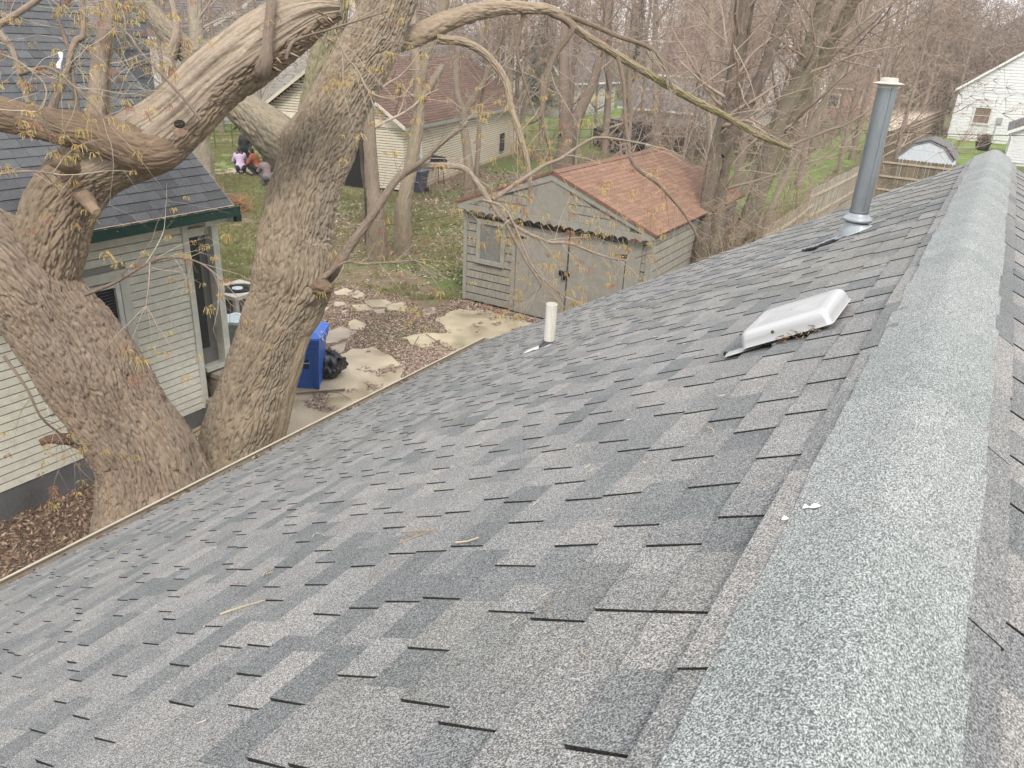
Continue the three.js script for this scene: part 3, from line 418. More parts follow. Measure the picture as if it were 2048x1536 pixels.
  const gb = new MB(); gb.tri(V(wx, 3.36, zc + 0.1), V(far.x + 0.4, 3.36, zc + 0.1), V(rx, P(LEN, 0).y - 0.2, zc + 0.1)); part('gable', gb.geo(), sm, t);
  const rm = VC({ map: granTex, roughness: 0.95 }), q = rng(52), all = [], EX = 0.15;
  for (let k = 0; k * EX < LEN; k++) { let z = zr - (q() * 0.3); while (z < z1) { const zz = z + 0.17 + q() * 0.16, a = Math.max(z, zr), b = Math.min(zz, z1); if (b - a > 0.02) all.push({ k, a: a + 0.002, b: b - 0.002, c: 0.13 + q() * 0.075, t: q() < 0.5 ? 0.004 : 0 }); z = zz; } }
  for (const o of all) { const w = toPx(P((o.k + 0.5) * EX, (o.a + o.b) / 2)); o.d = w[2]; o.v = w[0] > -20 && w[0] < 460 && w[1] > 0 && w[1] < 700 && !(w[0] < 470 && w[1] > 470 + 0 && w[0] > 190); }
  const S = new Set(all.filter(o => o.v).sort((a, b) => a.d - b.d).slice(0, 300)), fld = new MB();
  for (const o of all) { const m = S.has(o) ? new MB() : fld, s0 = o.k * EX - 0.01, s1 = (o.k + 1) * EX + 0.01, c = [o.c, o.c * 1.04, o.c * 1.12]; m.color(c); m.hex([P(s1, o.a, -0.008), P(s0, o.a, -0.008), P(s0, o.b, -0.008), P(s1, o.b, -0.008), P(s1, o.a, 0.001), P(s0, o.a, 0.011 + o.t), P(s0, o.b, 0.011 + o.t), P(s1, o.b, 0.001)], null, q(), q()); if (m !== fld) part('shingle', m.geo(), rm, rf); }
  part('shingle', fld.geo(), rm, rf).userData.kind = 'stuff';
  const rk = new MB(); rk.hex([P(LEN, zr - 0.03, -0.16), P(-0.02, zr - 0.03, -0.16), P(-0.02, zr - 0.002, -0.16), P(LEN, zr - 0.002, -0.16), P(LEN, zr - 0.03, -0.01), P(-0.02, zr - 0.03, -0.01), P(-0.02, zr - 0.002, -0.01), P(LEN, zr - 0.002, -0.01)]); part('rake_board', rk.geo(), paint([0.2, 0.2, 0.185]), t);
  const gt = new MB(), gx = ex + 0.02, L = z1 - zr - 0.02, gz = (z1 + zr) / 2; gt.box(gx + 0.12, ey - 0.06, gz, 0.006, 0.13, L); gt.box(gx + 0.06, ey - 0.122, gz, 0.12, 0.006, L); gt.box(gx, ey - 0.055, gz, 0.006, 0.12, L); gt.box(gx + 0.06, ey - 0.06, zr, 0.12, 0.13, 0.006); gt.box(gx + 0.125, ey + 0.006, gz, 0.02, 0.012, L); gt.box(wx + 0.42, 3.37, zc - 0.56, 0.1, 0.1, 0.09); part('gutter', gt.geo(), paint([0.016, 0.06, 0.05], { roughness: 0.4 }), t, 'dark green gutter');
  const fl = new MB(); fl.box(gx - 0.005, ey + 0.004, gz, 0.05, 0.004, L); part('drip_edge', fl.geo(), paint([0.5, 0.38, 0.28]), t);
  const lf = new MB(), lq = rng(90); for (let i = 0; i < 700; i++) { const z = mix(zr, zr + 3.6, lq()), c = V(gx + lq() * 0.11, ey - 0.03 + lq() * 0.03, z), a = lq() * 6.3, l = 0.02 + lq() * 0.03, d = V(Math.cos(a), (lq() - 0.4) * 0.7, Math.sin(a)).multiplyScalar(l), e = V(-Math.sin(a), 0.3, Math.cos(a)).multiplyScalar(l * 0.4); lf.color(leafCols[i % 6]); lf.quad(c.clone().sub(d), c.clone().add(e), c.clone().add(d), c.clone().sub(e)); } part('leaf_debris', lf.geo(), VC(), t).userData.kind = 'stuff';
  // shingle-clad chimney chase with pale base flashing
  const cz = -8.0, c0 = onZ(213, 100, cz), c1 = onZ(290, 190, cz), cy = c1.y, cx = (c0.x + c1.x) / 2 - 0.1, cw = c1.x - c0.x - 0.2, cm = M([0.24, 0.26, 0.29], { map: granTex }), ch = new MB(); ch.box(cx, cy + 1.7, cz - 0.17, cw - 0.03, 3.4, 0.33); const chase = part('chimney', ch.geo(), cm, t, 'slate grey clad chimney chase');
  for (let k = 0; k < 11; k++) { const m = new MB(); board(m, V(cx - cw / 2, cy + 0.04 + k * 0.2, cz), V(cw, 0, 0), 0.199, Z1, 0.018, 0.003); board(m, V(cx + cw / 2 - 0.012, cy + 0.04 + k * 0.2, cz), V(0, 0, -0.33), 0.199, X1, 0.018, 0.003); part('cladding_board', m.geo(), cm, chase); }
  const cb = new MB(); cb.box(cx + 0.02, cy, cz - 0.15, cw + 0.09, 0.09, 0.46); part('flashing', cb.geo(), M([0.27, 0.29, 0.31], { metalness: 0.3, roughness: 0.5 }), chase); const cb2 = new MB(); cb2.box(cx + 0.02, cy - 0.25, cz - 0.15, cw + 0.06, 0.4, 0.4);  part('chimney_base', cb2.geo(), M([0.025, 0.027, 0.032], { roughness: 0.6 }), chase, 'black base flashing');
  fin(t);
}

// ---- grey shed with the reddish brown roof
{
  const t = thing('shed', 'grey painted wooden shed with double doors and a reddish brown shingle roof', 'shed');
  const Z = -15.1, xl = -10.34, xr = -5.6, xm = (xl + xr) / 2, eh = 2.3, zb = -21.1, col = [0.31, 0.297, 0.262], pm = paint(col, { map: grain }), pm2 = paint([0.3, 0.285, 0.25]), tm = paint([0.315, 0.305, 0.268]), E = 0.19;
  const core = new MB(); core.box(xm, eh / 2, (Z + zb) / 2, xr - xl - 0.05, eh, Z - zb - 0.14); part('wall', core.geo(), M([0.09, 0.085, 0.07]), t);
  const wxl = -9.86, wxr = -9.28, wyb = 1.13, wyt = 1.98, dl = -8.88, dR = -6.14;
  for (let k = 0; k < 12; k++) {
    const y = 0.06 + k * E, e = Math.min(E, eh - y); if (e < 0.02) break; const m = new MB(), c = y + e > wyb - 0.1 && y < wyt + 0.1;
    for (const [a, b] of c ? [[xl + 0.08, wxl - 0.11], [wxr + 0.11, dl - 0.1]] : [[xl + 0.08, dl - 0.1]]) board(m, V(a, y, Z), V(b - a, 0, 0), e - 0.026, Z1, 0.013, 0.004); part('siding_board', m.geo(), pm, t);
    const m2 = new MB(); board(m2, V(dR + 0.34, y, Z), V(xr - 0.09 - dR - 0.34, 0, 0), e - 0.026, Z1, 0.013, 0.004); part('siding_board', m2.geo(), pm, t);
    const m3 = new MB(); board(m3, V(xr, y, Z - 0.06), V(0, 0, zb - Z + 0.06), e - 0.026, X1, 0.013, 0.004); part('siding_board', m3.geo(), pm, t);
    const m4 = new MB(); board(m4, V(xl, y, Z - 0.06), V(0, 0, zb - Z + 0.06), e - 0.002, V(-1, 0, 0), 0.02, 0.004); part('siding_board', m4.geo(), pm, t);
  }
  const tr = new MB(); for (const [x, w] of [[xl + 0.04, 0.09], [xr - 0.045, 0.1], [dl - 0.05, 0.11]]) tr.box(x, eh / 2 + 0.02, Z + 0.014, w, eh - 0.04, 0.03); tr.box(dR + 0.17, eh / 2 + 0.02, Z + 0.012, 0.33, eh - 0.04, 0.028); tr.box(xr + 0.012, eh / 2, Z - 0.04, 0.03, eh - 0.05, 0.1); part('corner_board', tr.geo(), tm, t);
  windowAt(t, V((wxl + wxr) / 2, (wyb + wyt) / 2, Z + 0.004), X1, Z1, wxr - wxl, wyt - wyb, tm, { t: 0.105, d: 0.05, pane: M([0.2, 0.205, 0.19], { roughness: 0.35, map: speck }) });
  // doors hang behind the valance, a dark slot shows above them
  for (const [a, b, s] of [[dl + 0.02, -7.545, -1], [-7.5, dR - 0.02, 1]]) {
    const m = new MB(); m.box((a + b) / 2, 1.06, Z - 0.004, b - a, 2.06, 0.05); const d = part('door', m.geo(), paint([0.31, 0.292, 0.26], { map: speck }), t);
    for (const y of [0.34, 1.83]) { const h = new MB(), x = s < 0 ? a : b; h.hex([V(x, y - 0.045, Z + 0.022), V(x - s * 0.24, y - 0.012, Z + 0.022), V(x - s * 0.24, y + 0.012, Z + 0.022), V(x, y + 0.045, Z + 0.022), V(x, y - 0.045, Z + 0.03), V(x - s * 0.24, y - 0.012, Z + 0.03), V(x - s * 0.24, y + 0.012, Z + 0.03), V(x, y + 0.045, Z + 0.03)]); h.box(x + s * 0.02, y, Z + 0.03, 0.03, 0.12, 0.02); part('hinge', h.geo(), y < 1 && s < 0 ? tm : M([0.03, 0.03, 0.032], { roughness: 0.5, metalness: 0.5 }), d); }
    if (s < 0) { const h = new MB(); h.box(-7.6, 1.2, Z + 0.045, 0.2, 0.1, 0.05); h.box(-7.5, 1.22, Z + 0.04, 0.16, 0.07, 0.03); h.box(-7.58, 1.11, Z + 0.06, 0.08, 0.11, 0.035); part('latch', h.geo(), M([0.02, 0.02, 0.022], { roughness: 0.4, metalness: 0.5 }), d); }
  }
  // gable: fascia board with scalloped valance, boards and plywood centre
  const gz = Z + 0.16, gh = 0.96, top = y => [xl - 0.02 + (y - eh - 0.06) / gh * (xm - xl), xr + 0.02 - (y - eh - 0.06) / gh * (xr - xm)];
  const gb = new MB(); gb.hex([V(xl, eh - 0.02, Z), V(xr, eh - 0.02, Z), V(xm + 0.02, eh + gh, Z), V(xm - 0.02, eh + gh, Z), V(xl, eh - 0.02, gz - 0.02), V(xr, eh - 0.02, gz - 0.02), V(xm + 0.02, eh + gh, gz - 0.02), V(xm - 0.02, eh + gh, gz - 0.02)]); part('gable', gb.geo(), M([0.16, 0.15, 0.125]), t);
  for (let k = 0; k < 5; k++) { const y = eh + 0.1 + k * E, [a, b] = top(y + E * 0.85); if (b - a < 0.05) break; for (const [u, v] of [[a, xm - 0.6], [xm + 0.45, b]]) if (v - u > 0.05) { const m = new MB(); board(m, V(u, y, gz - 0.02), V(v - u, 0, 0), E - 0.024, Z1, 0.013, 0.004); part('siding_board', m.geo(), pm, t); } }
  const pl = new MB(); pl.hex([V(xm - 0.6, eh + 0.1, gz - 0.02), V(xm + 0.45, eh + 0.1, gz - 0.02), V(xm + 0.45, eh + 0.74, gz - 0.02), V(xm - 0.6, eh + 0.68, gz - 0.02), V(xm - 0.6, eh + 0.1, gz + 0.004), V(xm + 0.45, eh + 0.1, gz + 0.004), V(xm + 0.45, eh + 0.74, gz + 0.004), V(xm - 0.6, eh + 0.68, gz + 0.004)]); pl.hex([V(xm - 0.6, eh + 0.68, gz - 0.02), V(xm + 0.45, eh + 0.742, gz - 0.02), V(xm + 0.05, eh + 0.9, gz - 0.02), V(xm - 0.05, eh + 0.9, gz - 0.02), V(xm - 0.6, eh + 0.68, gz + 0.003), V(xm + 0.45, eh + 0.742, gz + 0.003), V(xm + 0.05, eh + 0.9, gz + 0.003), V(xm - 0.05, eh + 0.9, gz + 0.003)]); part('gable_panel', pl.geo(), pm2, t);
  const sh = new THREE.Shape(); sh.moveTo(xl - 0.05, eh + 0.1); sh.lineTo(xl - 0.05, eh - 0.07); const NS = 19; for (let i = 0; i < NS; i++) { const x0 = mix(xl - 0.05, xr + 0.05, i / NS), x1 = mix(xl - 0.05, xr + 0.05, (i + 1) / NS); sh.quadraticCurveTo((x0 + x1) / 2, eh + (i % 2 ? 0.035 : 0.05), x1 - 0.02, eh - 0.06); sh.lineTo(x1, eh - 0.075); } sh.lineTo(xr + 0.05, eh + 0.1); sh.closePath();
  const va = new THREE.ExtrudeGeometry(sh, { depth: 0.02, bevelEnabled: false, curveSegments: 5 }); va.translate(0, 0, gz + 0.006); part('valance', va, tm, t, 'scalloped board over the doors');
  const fb = new MB(); for (const s of [-1, 1]) { const x = s < 0 ? xl - 0.1 : xr + 0.1, P = (u, yy, z) => V(mix(x, xm, u), eh + 0.02 + u * (gh + 0.07) + yy, z); const q = [P(0, -0.02, gz - 0.01), P(1, -0.14, gz - 0.01), P(1, 0.04, gz - 0.01), P(0, 0.13, gz - 0.01), P(0, -0.02, gz + 0.024), P(1, -0.14, gz + 0.024), P(1, 0.04, gz + 0.024), P(0, 0.13, gz + 0.024)]; fb.hex(s < 0 ? q : [q[1], q[0], q[3], q[2], q[5], q[4], q[7], q[6]]); } part('barge_board', fb.geo(), tm, t);
  // roof
  const ry = eh + gh + 0.16, run = xr + 0.16 - xm, drop = gh + 0.03, L = Math.hypot(run, drop), zf = gz + 0.05, ze = zb - 0.2, P = (s, u, z, n) => V(xm + s * (u * run / L + n * drop / L), ry - u * drop / L + n * run / L, z), dk = new MB();
  for (const s of [-1, 1]) { const q = [P(s, 0, zf, -0.05), P(s, L, zf, -0.05), P(s, L, ze, -0.05), P(s, 0, ze, -0.05), P(s, 0, zf, -0.004), P(s, L, zf, -0.004), P(s, L, ze, -0.004), P(s, 0, ze, -0.004)]; dk.hex(s > 0 ? q : [q[1], q[0], q[3], q[2], q[5], q[4], q[7], q[6]]); }
  const rf = part('roof', dk.geo(), M([0.2, 0.085, 0.06]), t, 'reddish brown shingle roof'), rm = VC({ map: granTex }), q = rng(62), fld = new MB(); let cnt = 0; const EX = L / 20;
  for (const s of [1, -1]) for (let k = 0; k < 20; k++) { let z = zf - (k % 2) * 0.17; let zz = zf; while (zz > ze) { const z2 = Math.max(ze, z - 0.34), a = zz, b = z2; const m = s > 0 && cnt < 299 && a > -20.5 ? (cnt++, new MB()) : fld, v = 0.85 + q() * 0.3; m.color([0.43 * v, 0.24 * v, 0.16 * v]); const A = [P(s, k * EX - 0.005, a - 0.004, -0.006), P(s, (k + 1) * EX, a - 0.004, -0.006), P(s, (k + 1) * EX, b + 0.004, -0.006), P(s, k * EX - 0.005, b + 0.004, -0.006), P(s, k * EX - 0.005, a - 0.004, 0.001), P(s, (k + 1) * EX, a - 0.004, 0.007), P(s, (k + 1) * EX, b + 0.004, 0.007), P(s, k * EX - 0.005, b + 0.004, 0.001)]; m.hex(s > 0 ? A : [A[1], A[0], A[3], A[2], A[5], A[4], A[7], A[6]], null, q(), q()); if (m !== fld) part('shingle', m.geo(), rm, rf); zz = z2; z = z2; } }
  part('shingle', fld.geo(), rm, rf).userData.kind = 'stuff';
  const rc = new MB(); for (let k = 0; k < 24; k++) { const z = zf - (k + 0.5) * (zf - ze) / 24; for (const s of [-1, 1]) { const a = P(s, 0, z + 0.14, 0.016), b = P(s, 0.14, z + 0.14, 0.016), c = P(s, 0.14, z - 0.14, 0.02), d = P(s, 0, z - 0.14, 0.02); rc.color([0.36, 0.195, 0.14]); s > 0 ? rc.quad(a, b, c, d) : rc.quad(d, c, b, a); } } part('ridge_cap', rc.geo(), rm, rf);
  fin(t);
}

// ---- beige garage beyond the lawn
const far = [0.66, 0.6, 0.47];
{
  const t = thing('garage', 'long beige clapboard garage with brown roof and open dark doorway beyond the lawn', 'garage');
  const A = V(-20.18, 0, -25.05), B = V(-23.88, 0, -39.9), n = B.clone().sub(A).normalize(), L = A.distanceTo(B), p = V(-0.97037, 0, 0.2416), W = 6.5, EH = 2.75, RH = 5.0, bm = paint(far), wm = paint([0.72, 0.67, 0.55]), out = p.clone().negate(), fr = n.clone().negate();
  const core = new MB(), c = A.clone().addScaledVector(n, L / 2).addScaledVector(p, W / 2); core.obox(c.clone().add(V(0, EH / 2, 0)), p.clone().multiplyScalar(W / 2 - 0.02), V(0, EH / 2, 0), n.clone().multiplyScalar(-L / 2 + 0.25)); part('wall', core.geo(), M([0.03, 0.028, 0.025]), t);
  part('siding', siding(A, n, out, 0.15, EH, 0.105, () => [0, L]), bm, t).userData.kind = 'stuff'; const d0 = 1.3, d1 = 5.85, dh = 2.15;
  part('siding', siding(A, p, fr, 0.15, EH - 0.2, 0.105, y => [0, d0 + Math.max(0, y - dh + 0.25)]), bm, t).userData.kind = 'stuff';
  part('siding', siding(A, p, fr, 0.15, EH - 0.2, 0.105, y => [d1 - Math.max(0, y - dh + 0.25), W]), bm, t).userData.kind = 'stuff';
  part('siding', siding(A, p, fr, EH, RH - 0.1, 0.105, y => { const k = (y - EH) / (RH - EH) * W / 2; return [k, W - k]; }), bm, t).userData.kind = 'stuff';
  const fo = new MB(); fo.obox(A.clone().addScaledVector(n, L / 2).addScaledVector(out, -0.04).add(V(0, 0.075, 0)), out.clone().multiplyScalar(0.06), V(0, 0.075, 0), n.clone().multiplyScalar(-L / 2)); part('foundation', fo.geo(), M([0.55, 0.48, 0.36], { map: concTex }), t);
  const hd = new MB(); hd.obox(A.clone().addScaledVector(p, W / 2).addScaledVector(fr, 0.03).add(V(0, EH - 0.09, 0)), p.clone().multiplyScalar(W / 2), V(0, 0.11, 0), fr.clone().multiplyScalar(0.04)); part('header', hd.geo(), wm, t); const q = rng(4);
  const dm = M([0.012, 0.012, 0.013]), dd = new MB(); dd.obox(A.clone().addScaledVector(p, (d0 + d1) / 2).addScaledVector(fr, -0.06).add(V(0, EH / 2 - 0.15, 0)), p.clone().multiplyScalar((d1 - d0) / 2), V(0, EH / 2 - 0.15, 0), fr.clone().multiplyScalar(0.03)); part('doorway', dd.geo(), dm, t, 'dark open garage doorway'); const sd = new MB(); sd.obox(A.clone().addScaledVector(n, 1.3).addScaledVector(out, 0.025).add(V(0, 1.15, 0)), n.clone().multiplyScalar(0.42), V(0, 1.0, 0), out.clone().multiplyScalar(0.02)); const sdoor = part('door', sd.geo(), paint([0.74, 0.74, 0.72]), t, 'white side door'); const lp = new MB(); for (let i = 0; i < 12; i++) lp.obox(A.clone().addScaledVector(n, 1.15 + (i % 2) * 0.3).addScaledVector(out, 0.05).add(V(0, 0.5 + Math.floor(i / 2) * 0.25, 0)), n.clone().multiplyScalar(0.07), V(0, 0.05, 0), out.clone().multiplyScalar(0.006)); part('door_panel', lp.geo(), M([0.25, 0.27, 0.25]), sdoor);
  const R = (s, u, v, h = 0) => { const w = s < 0 ? 0.25 - u * (W / 2 + 0.25) : -0.25 + u * (W / 2 + 0.25); const base = s < 0 ? A.clone().addScaledVector(p, -0.25 + u * (W / 2 + 0.25)) : A.clone().addScaledVector(p, W + 0.25 - u * (W / 2 + 0.25)); return base.addScaledVector(n, v).add(V(0, EH - 0.12 + u * (RH - EH + 0.15) + h, 0)); };
  const rm = VC({ map: granTex }), rb = new MB(), tb = new MB(); for (const s of [-1, 1]) { rb.color([0.21, 0.105, 0.08]); const a = [R(s, 0, -0.35, 0), R(s, 0, L + 0.3, 0), R(s, 1, L + 0.3, 0), R(s, 1, -0.35, 0)]; rb.quad(...(s < 0 ? a : [a[3], a[2], a[1], a[0]])); tb.color([0.56, 0.51, 0.42]); tb.hex([R(s, 0, -0.4, -0.12), R(s, 1, -0.4, -0.12), R(s, 1, -0.36, -0.12), R(s, 0, -0.36, -0.12), R(s, 0, -0.4, 0.02), R(s, 1, -0.4, 0.02), R(s, 1, -0.36, 0.02), R(s, 0, -0.36, 0.02)]); tb.color([0.3, 0.32, 0.3]); tb.hex([R(s, 0, -0.3, -0.15), R(s, 0, L + 0.28, -0.15), R(s, 0.02, L + 0.28, -0.12), R(s, 0.02, -0.3, -0.12), R(s, 0, -0.3, -0.01), R(s, 0, L + 0.28, -0.01), R(s, 0.02, L + 0.28, 0.0), R(s, 0.02, -0.3, 0.0)]); }
  part('trim', tb.geo(), VC(), t); const rf = part('roof', rb.geo(), rm, t, 'dark reddish brown shingle roof'); const co = new MB(); for (const s of [-1, 1]) for (let k = 0; k < 28; k++) { let v = -0.3; while (v < L + 0.25) { const w = Math.min(L + 0.28, v + 0.6 + q() * 1.2), a = 0.9 + q() * 0.24; co.color([0.25 * a, 0.145 * a, 0.11 * a]); const u0 = k / 28, u1 = (k + 1) / 28; const z = [R(s, u0, v, 0.028), R(s, u0, w - 0.01, 0.028), R(s, u1, w - 0.01, 0.008), R(s, u1, v, 0.008)]; co.quad(...(s < 0 ? z : [z[3], z[2], z[1], z[0]])); const y = [R(s, u0, v, 0.0), R(s, u0, w - 0.01, 0.0), R(s, u0, w - 0.01, 0.028), R(s, u0, v, 0.028)]; co.quad(...y); v = w; } } part('shingle', co.geo(), rm, rf).userData.kind = 'stuff';
  const sk = new MB(); const c2 = R(-1, 0.86, 1.8, 0.12); sk.obox(c2, n.clone().multiplyScalar(0.3), V(0, 0.07, 0), out.clone().multiplyScalar(0.3)); part('roof_vent', sk.geo(), paint([0.75, 0.76, 0.76]), rf);
  const vb = new MB(); vb.obox(A.clone().addScaledVector(n, 12.6).addScaledVector(out, 0.05).add(V(0, 0.85, 0)), n.clone().multiplyScalar(0.3), V(0, 0.45, 0), out.clone().multiplyScalar(0.04)); part('vent_grille', vb.geo(), M([0.03, 0.03, 0.03]), t); fin(t);
}

// ---- plainer houses farther off; axis 'x' or 'z' says which way the ridge runs
function farHouse(name, label, x0, x1, z0, z1, h, rise, axis, wall, roofC, o = {}) {
  const t = thing(name, label, o.cat || 'house'), wm = paint(wall), xm = (x0 + x1) / 2, zm = (z0 + z1) / 2, core = new MB(); core.box(xm, h / 2, zm, x1 - x0 - 0.1, h, z0 - z1 - 0.1); part('wall', core.geo(), wm, t);
  const e = o.e || 0.2, gab = y => y < h ? 0 : (y - h) / rise;
  part('siding', siding(V(x0, 0, z0), X1, Z1, 0.2, axis === 'z' ? h + rise - 0.1 : h, e, y => { const k = gab(y) * (x1 - x0) / 2; return [k, x1 - x0 - k]; }), wm, t).userData.kind = 'stuff';
  for (const [x, d] of [[x0, -1], [x1, 1]]) part('siding', siding(V(x, 0, z1), Z1, V(d, 0, 0), 0.2, axis === 'x' ? h + rise - 0.1 : h, e, y => { const k = gab(y) * (z0 - z1) / 2; return [k, z0 - z1 - k]; }), wm, t).userData.kind = 'stuff';
  const rm = VC({ map: granTex }), rb = new MB(), ov = 0.3; const P = axis === 'x' ? (s, u, v, n = 0) => V(mix(x0 - ov, x1 + ov, v), h - 0.1 + u * (rise + 0.12) + n, s > 0 ? mix(z0 + ov, zm, u) : mix(z1 - ov, zm, u)) : (s, u, v, n = 0) => V(s > 0 ? mix(x1 + ov, xm, u) : mix(x0 - ov, xm, u), h - 0.1 + u * (rise + 0.12) + n, mix(z0 + ov, z1 - ov, v));
  const q = rng(Math.abs(Math.round(x0 * 7 + z0))); const NC = o.courses || 18;
  for (const s of [-1, 1]) for (let k = 0; k < NC; k++) for (let j = 0; j < 6; j++) { const a = 0.88 + q() * 0.24; rb.color(roofC.map(c => c * a)); const u0 = k / NC, u1 = (k + 1) / NC; rb.quad(P(s, u0, j / 6, 0.02), P(s, u0, (j + 1) / 6, 0.02), P(s, u1, (j + 1) / 6, 0), P(s, u1, j / 6, 0)); }
  const tb = new MB(); tb.color(o.trim || [0.75, 0.75, 0.73]); for (const s of [-1, 1]) for (const v of [0, 1]) { const dv = v ? -0.005 : 0.005; tb.quad(P(s, 0, v, -0.2), P(s, 1, v, -0.2), P(s, 1, v, 0.01), P(s, 0, v, 0.01)); tb.quad(P(s, 0, v + dv, -0.2), P(s, 1, v + dv, -0.2), P(s, 1, v + dv, 0.01), P(s, 0, v + dv, 0.01)); }
  for (const s of [-1, 1]) tb.quad(P(s, 0, 0, -0.14), P(s, 0, 1, -0.14), P(s, 0, 1, 0.02), P(s, 0, 0, 0.02)); part('trim', tb.geo(), VC(), t); part('roof', rb.geo(), rm, t);
  for (const [c, w, hh, pane, side] of o.windows || []) side === 'x' ? windowAt(t, V(x1 + 0.02, c[1], c[0]), V(0, 0, -1), X1, w, hh, paint([0.75, 0.75, 0.73]), { t: 0.14, d: 0.06, pane, rail: true }) : windowAt(t, V(c[0], c[1], z0 + 0.02), X1, Z1, w, hh, paint([0.75, 0.75, 0.73]), { t: 0.14, d: 0.06, pane, rail: true });
  if (o.more) o.more(t); return fin(t);
}
const brownPane = M([0.2, 0.14, 0.12], { roughness: 0.2 });
farHouse('house', 'white clapboard house at right with one brown-shaded window and tall gable', -3.95, 6.2, -80, -92, 4.1, 3.9, 'z', [0.84, 0.85, 0.86], [0.2, 0.2, 0.21], { e: 0.24, windows: [[[-1.75, 2.05], 1.15, 1.2, brownPane], [[1.6, 4.6], 1.0, 1.3, glassM]], more: t => { const m = new MB(); m.box(-0.35, 1.75, -79.93, 0.4, 0.5, 0.12); m.box(-0.5, 0.9, -79.95, 0.06, 1.5, 0.06); part('meter_box', m.geo(), paint([0.4, 0.41, 0.42]), t); } });
farHouse('garage', 'white clapboard garage with grey roof at the far right edge', 0.62, 7.5, -62, -72, 2.2, 1.7, 'z', [0.82, 0.83, 0.85], [0.17, 0.17, 0.175], { e: 0.17, cat: 'garage', more: t => { const m = new MB(); m.tube([V(0.45, 2.1, -61.85), V(0.5, 1.95, -61.85), V(0.68, 1.7, -61.9), V(0.66, 0.1, -61.9)], [0.07, 0.07, 0.07, 0.07], 6); part('downspout', m.geo(), paint([0.76, 0.76, 0.75]), t); } });
farHouse('house', 'long white house with faded reddish brown roof behind the leaning trees', -28.5, -15.5, -72, -84, 3.9, 4.4, 'x', [0.8, 0.81, 0.82], [0.27, 0.16, 0.15], { windows: [[[-26.2, 2.2], 1, 1.2, glassM], [[-20.5, 2.2], 1, 1.2, glassM]], more: t => { const m = new MB(); const z = -71.2; m.hex([V(-19.6, 0.1, -72.5), V(-15.8, 0.1, -72.5), V(-15.8, 4.2, -72.5), V(-19.6, 4.2, -72.5), V(-19.6, 0.1, z), V(-15.8, 0.1, z), V(-15.8, 4.2, z), V(-19.6, 4.2, z)]); m.hex([V(-19.7, 4.2, -74), V(-15.7, 4.2, -74), V(-17.65, 8.0, -74), V(-17.75, 8.0, -74), V(-19.7, 4.2, z), V(-15.7, 4.2, z), V(-17.65, 8.0, z), V(-17.75, 8.0, z)]); part('gable_wing', m.geo(), paint([0.74, 0.75, 0.76]), t); } });
farHouse('shed', 'low shed with a pale blue grey roof in front of the long white house', -26.2, -20.2, -60, -66, 1.7, 1.9, 'x', [0.4, 0.4, 0.42], [0.33, 0.34, 0.38], { cat: 'shed' });
farHouse('house', 'pale grey gabled house far behind the garage roof', -38.5, -33.2, -63, -74, 2.9, 3.4, 'z', [0.62, 0.61, 0.58], [0.3, 0.28, 0.27], { windows: [[[-36, 1.9], 0.9, 1.1, glassM]] });
farHouse('house', 'salmon coloured brick house far behind the bare trees', -19.2, -13.4, -92, -104, 3.2, 2.4, 'x', [0.52, 0.33, 0.25], [0.2, 0.15, 0.14], { windows: [[[-16, 1.8], 1, 1.1, glassM]] });
farHouse('house', 'pale cream house glimpsed behind the big tree at upper left', -70, -44, -34, -46, 5.2, 3.0, 'x', [0.68, 0.66, 0.62], [0.28, 0.24, 0.23], { windows: [[[-60, 3], 1.2, 1.4, glassM], [[-50, 3], 1.2, 1.4, glassM]] });
farHouse('house', 'white house with grey roof far away in the middle distance', -62, -48, -72, -84, 3.6, 3.0, 'x', [0.68, 0.68, 0.66], [0.22, 0.2, 0.2], { windows: [[[-52, 2], 1, 1.2, glassM]] });
// gambrel shed
{
  const t = thing('shed', 'small barn shaped shed with pale blue grey front behind the picket fence', 'shed'), z = -46, xm = -2.95, pr = [[-1.32, 0], [-1.28, 1.45], [-0.72, 2.05], [0, 2.3], [0.72, 2.05], [1.28, 1.45], [1.32, 0]];
  const s = new THREE.Shape(pr.map(([x, y]) => new THREE.Vector2(x + xm, y))), g = new THREE.ExtrudeGeometry(s, { depth: 2.6, bevelEnabled: false }); g.translate(0, 0, z - 2.6); part('wall', g, paint([0.68, 0.73, 0.8]), t);
  const m = new MB(); for (let i = 1; i < 5; i++) { const [a, b] = [pr[i], pr[i + 1]], d = Math.hypot(b[0] - a[0], b[1] - a[1]), nx = -(b[1] - a[1]) / d * -1, k = 1.045, P = (p, h, zz) => V(xm + p[0] * k + (p[0] / 1.3) * h, p[1] * 1.012 + h, zz); m.hex([P(a, 0, z + 0.06), P(b, 0, z + 0.06), P(b, 0, z - 2.75), P(a, 0, z - 2.75), P(a, 0.04, z + 0.06), P(b, 0.04, z + 0.06), P(b, 0.04, z - 2.75), P(a, 0.04, z - 2.75)]); } part('roof', m.geo(), M([0.25, 0.25, 0.255], { map: granTex }), t); 
  const tr = new MB(); for (let i = 1; i < 5; i++) { const a = pr[i], b = pr[i + 1]; tr.tube([V(xm + a[0] * 0.985, a[1] * 0.985, z + 0.02), V(xm + b[0] * 0.985, b[1] * 0.985, z + 0.02)], [0.035, 0.035], 4); } part('trim', tr.geo(), paint([0.3, 0.31, 0.34]), t); fin(t);
}

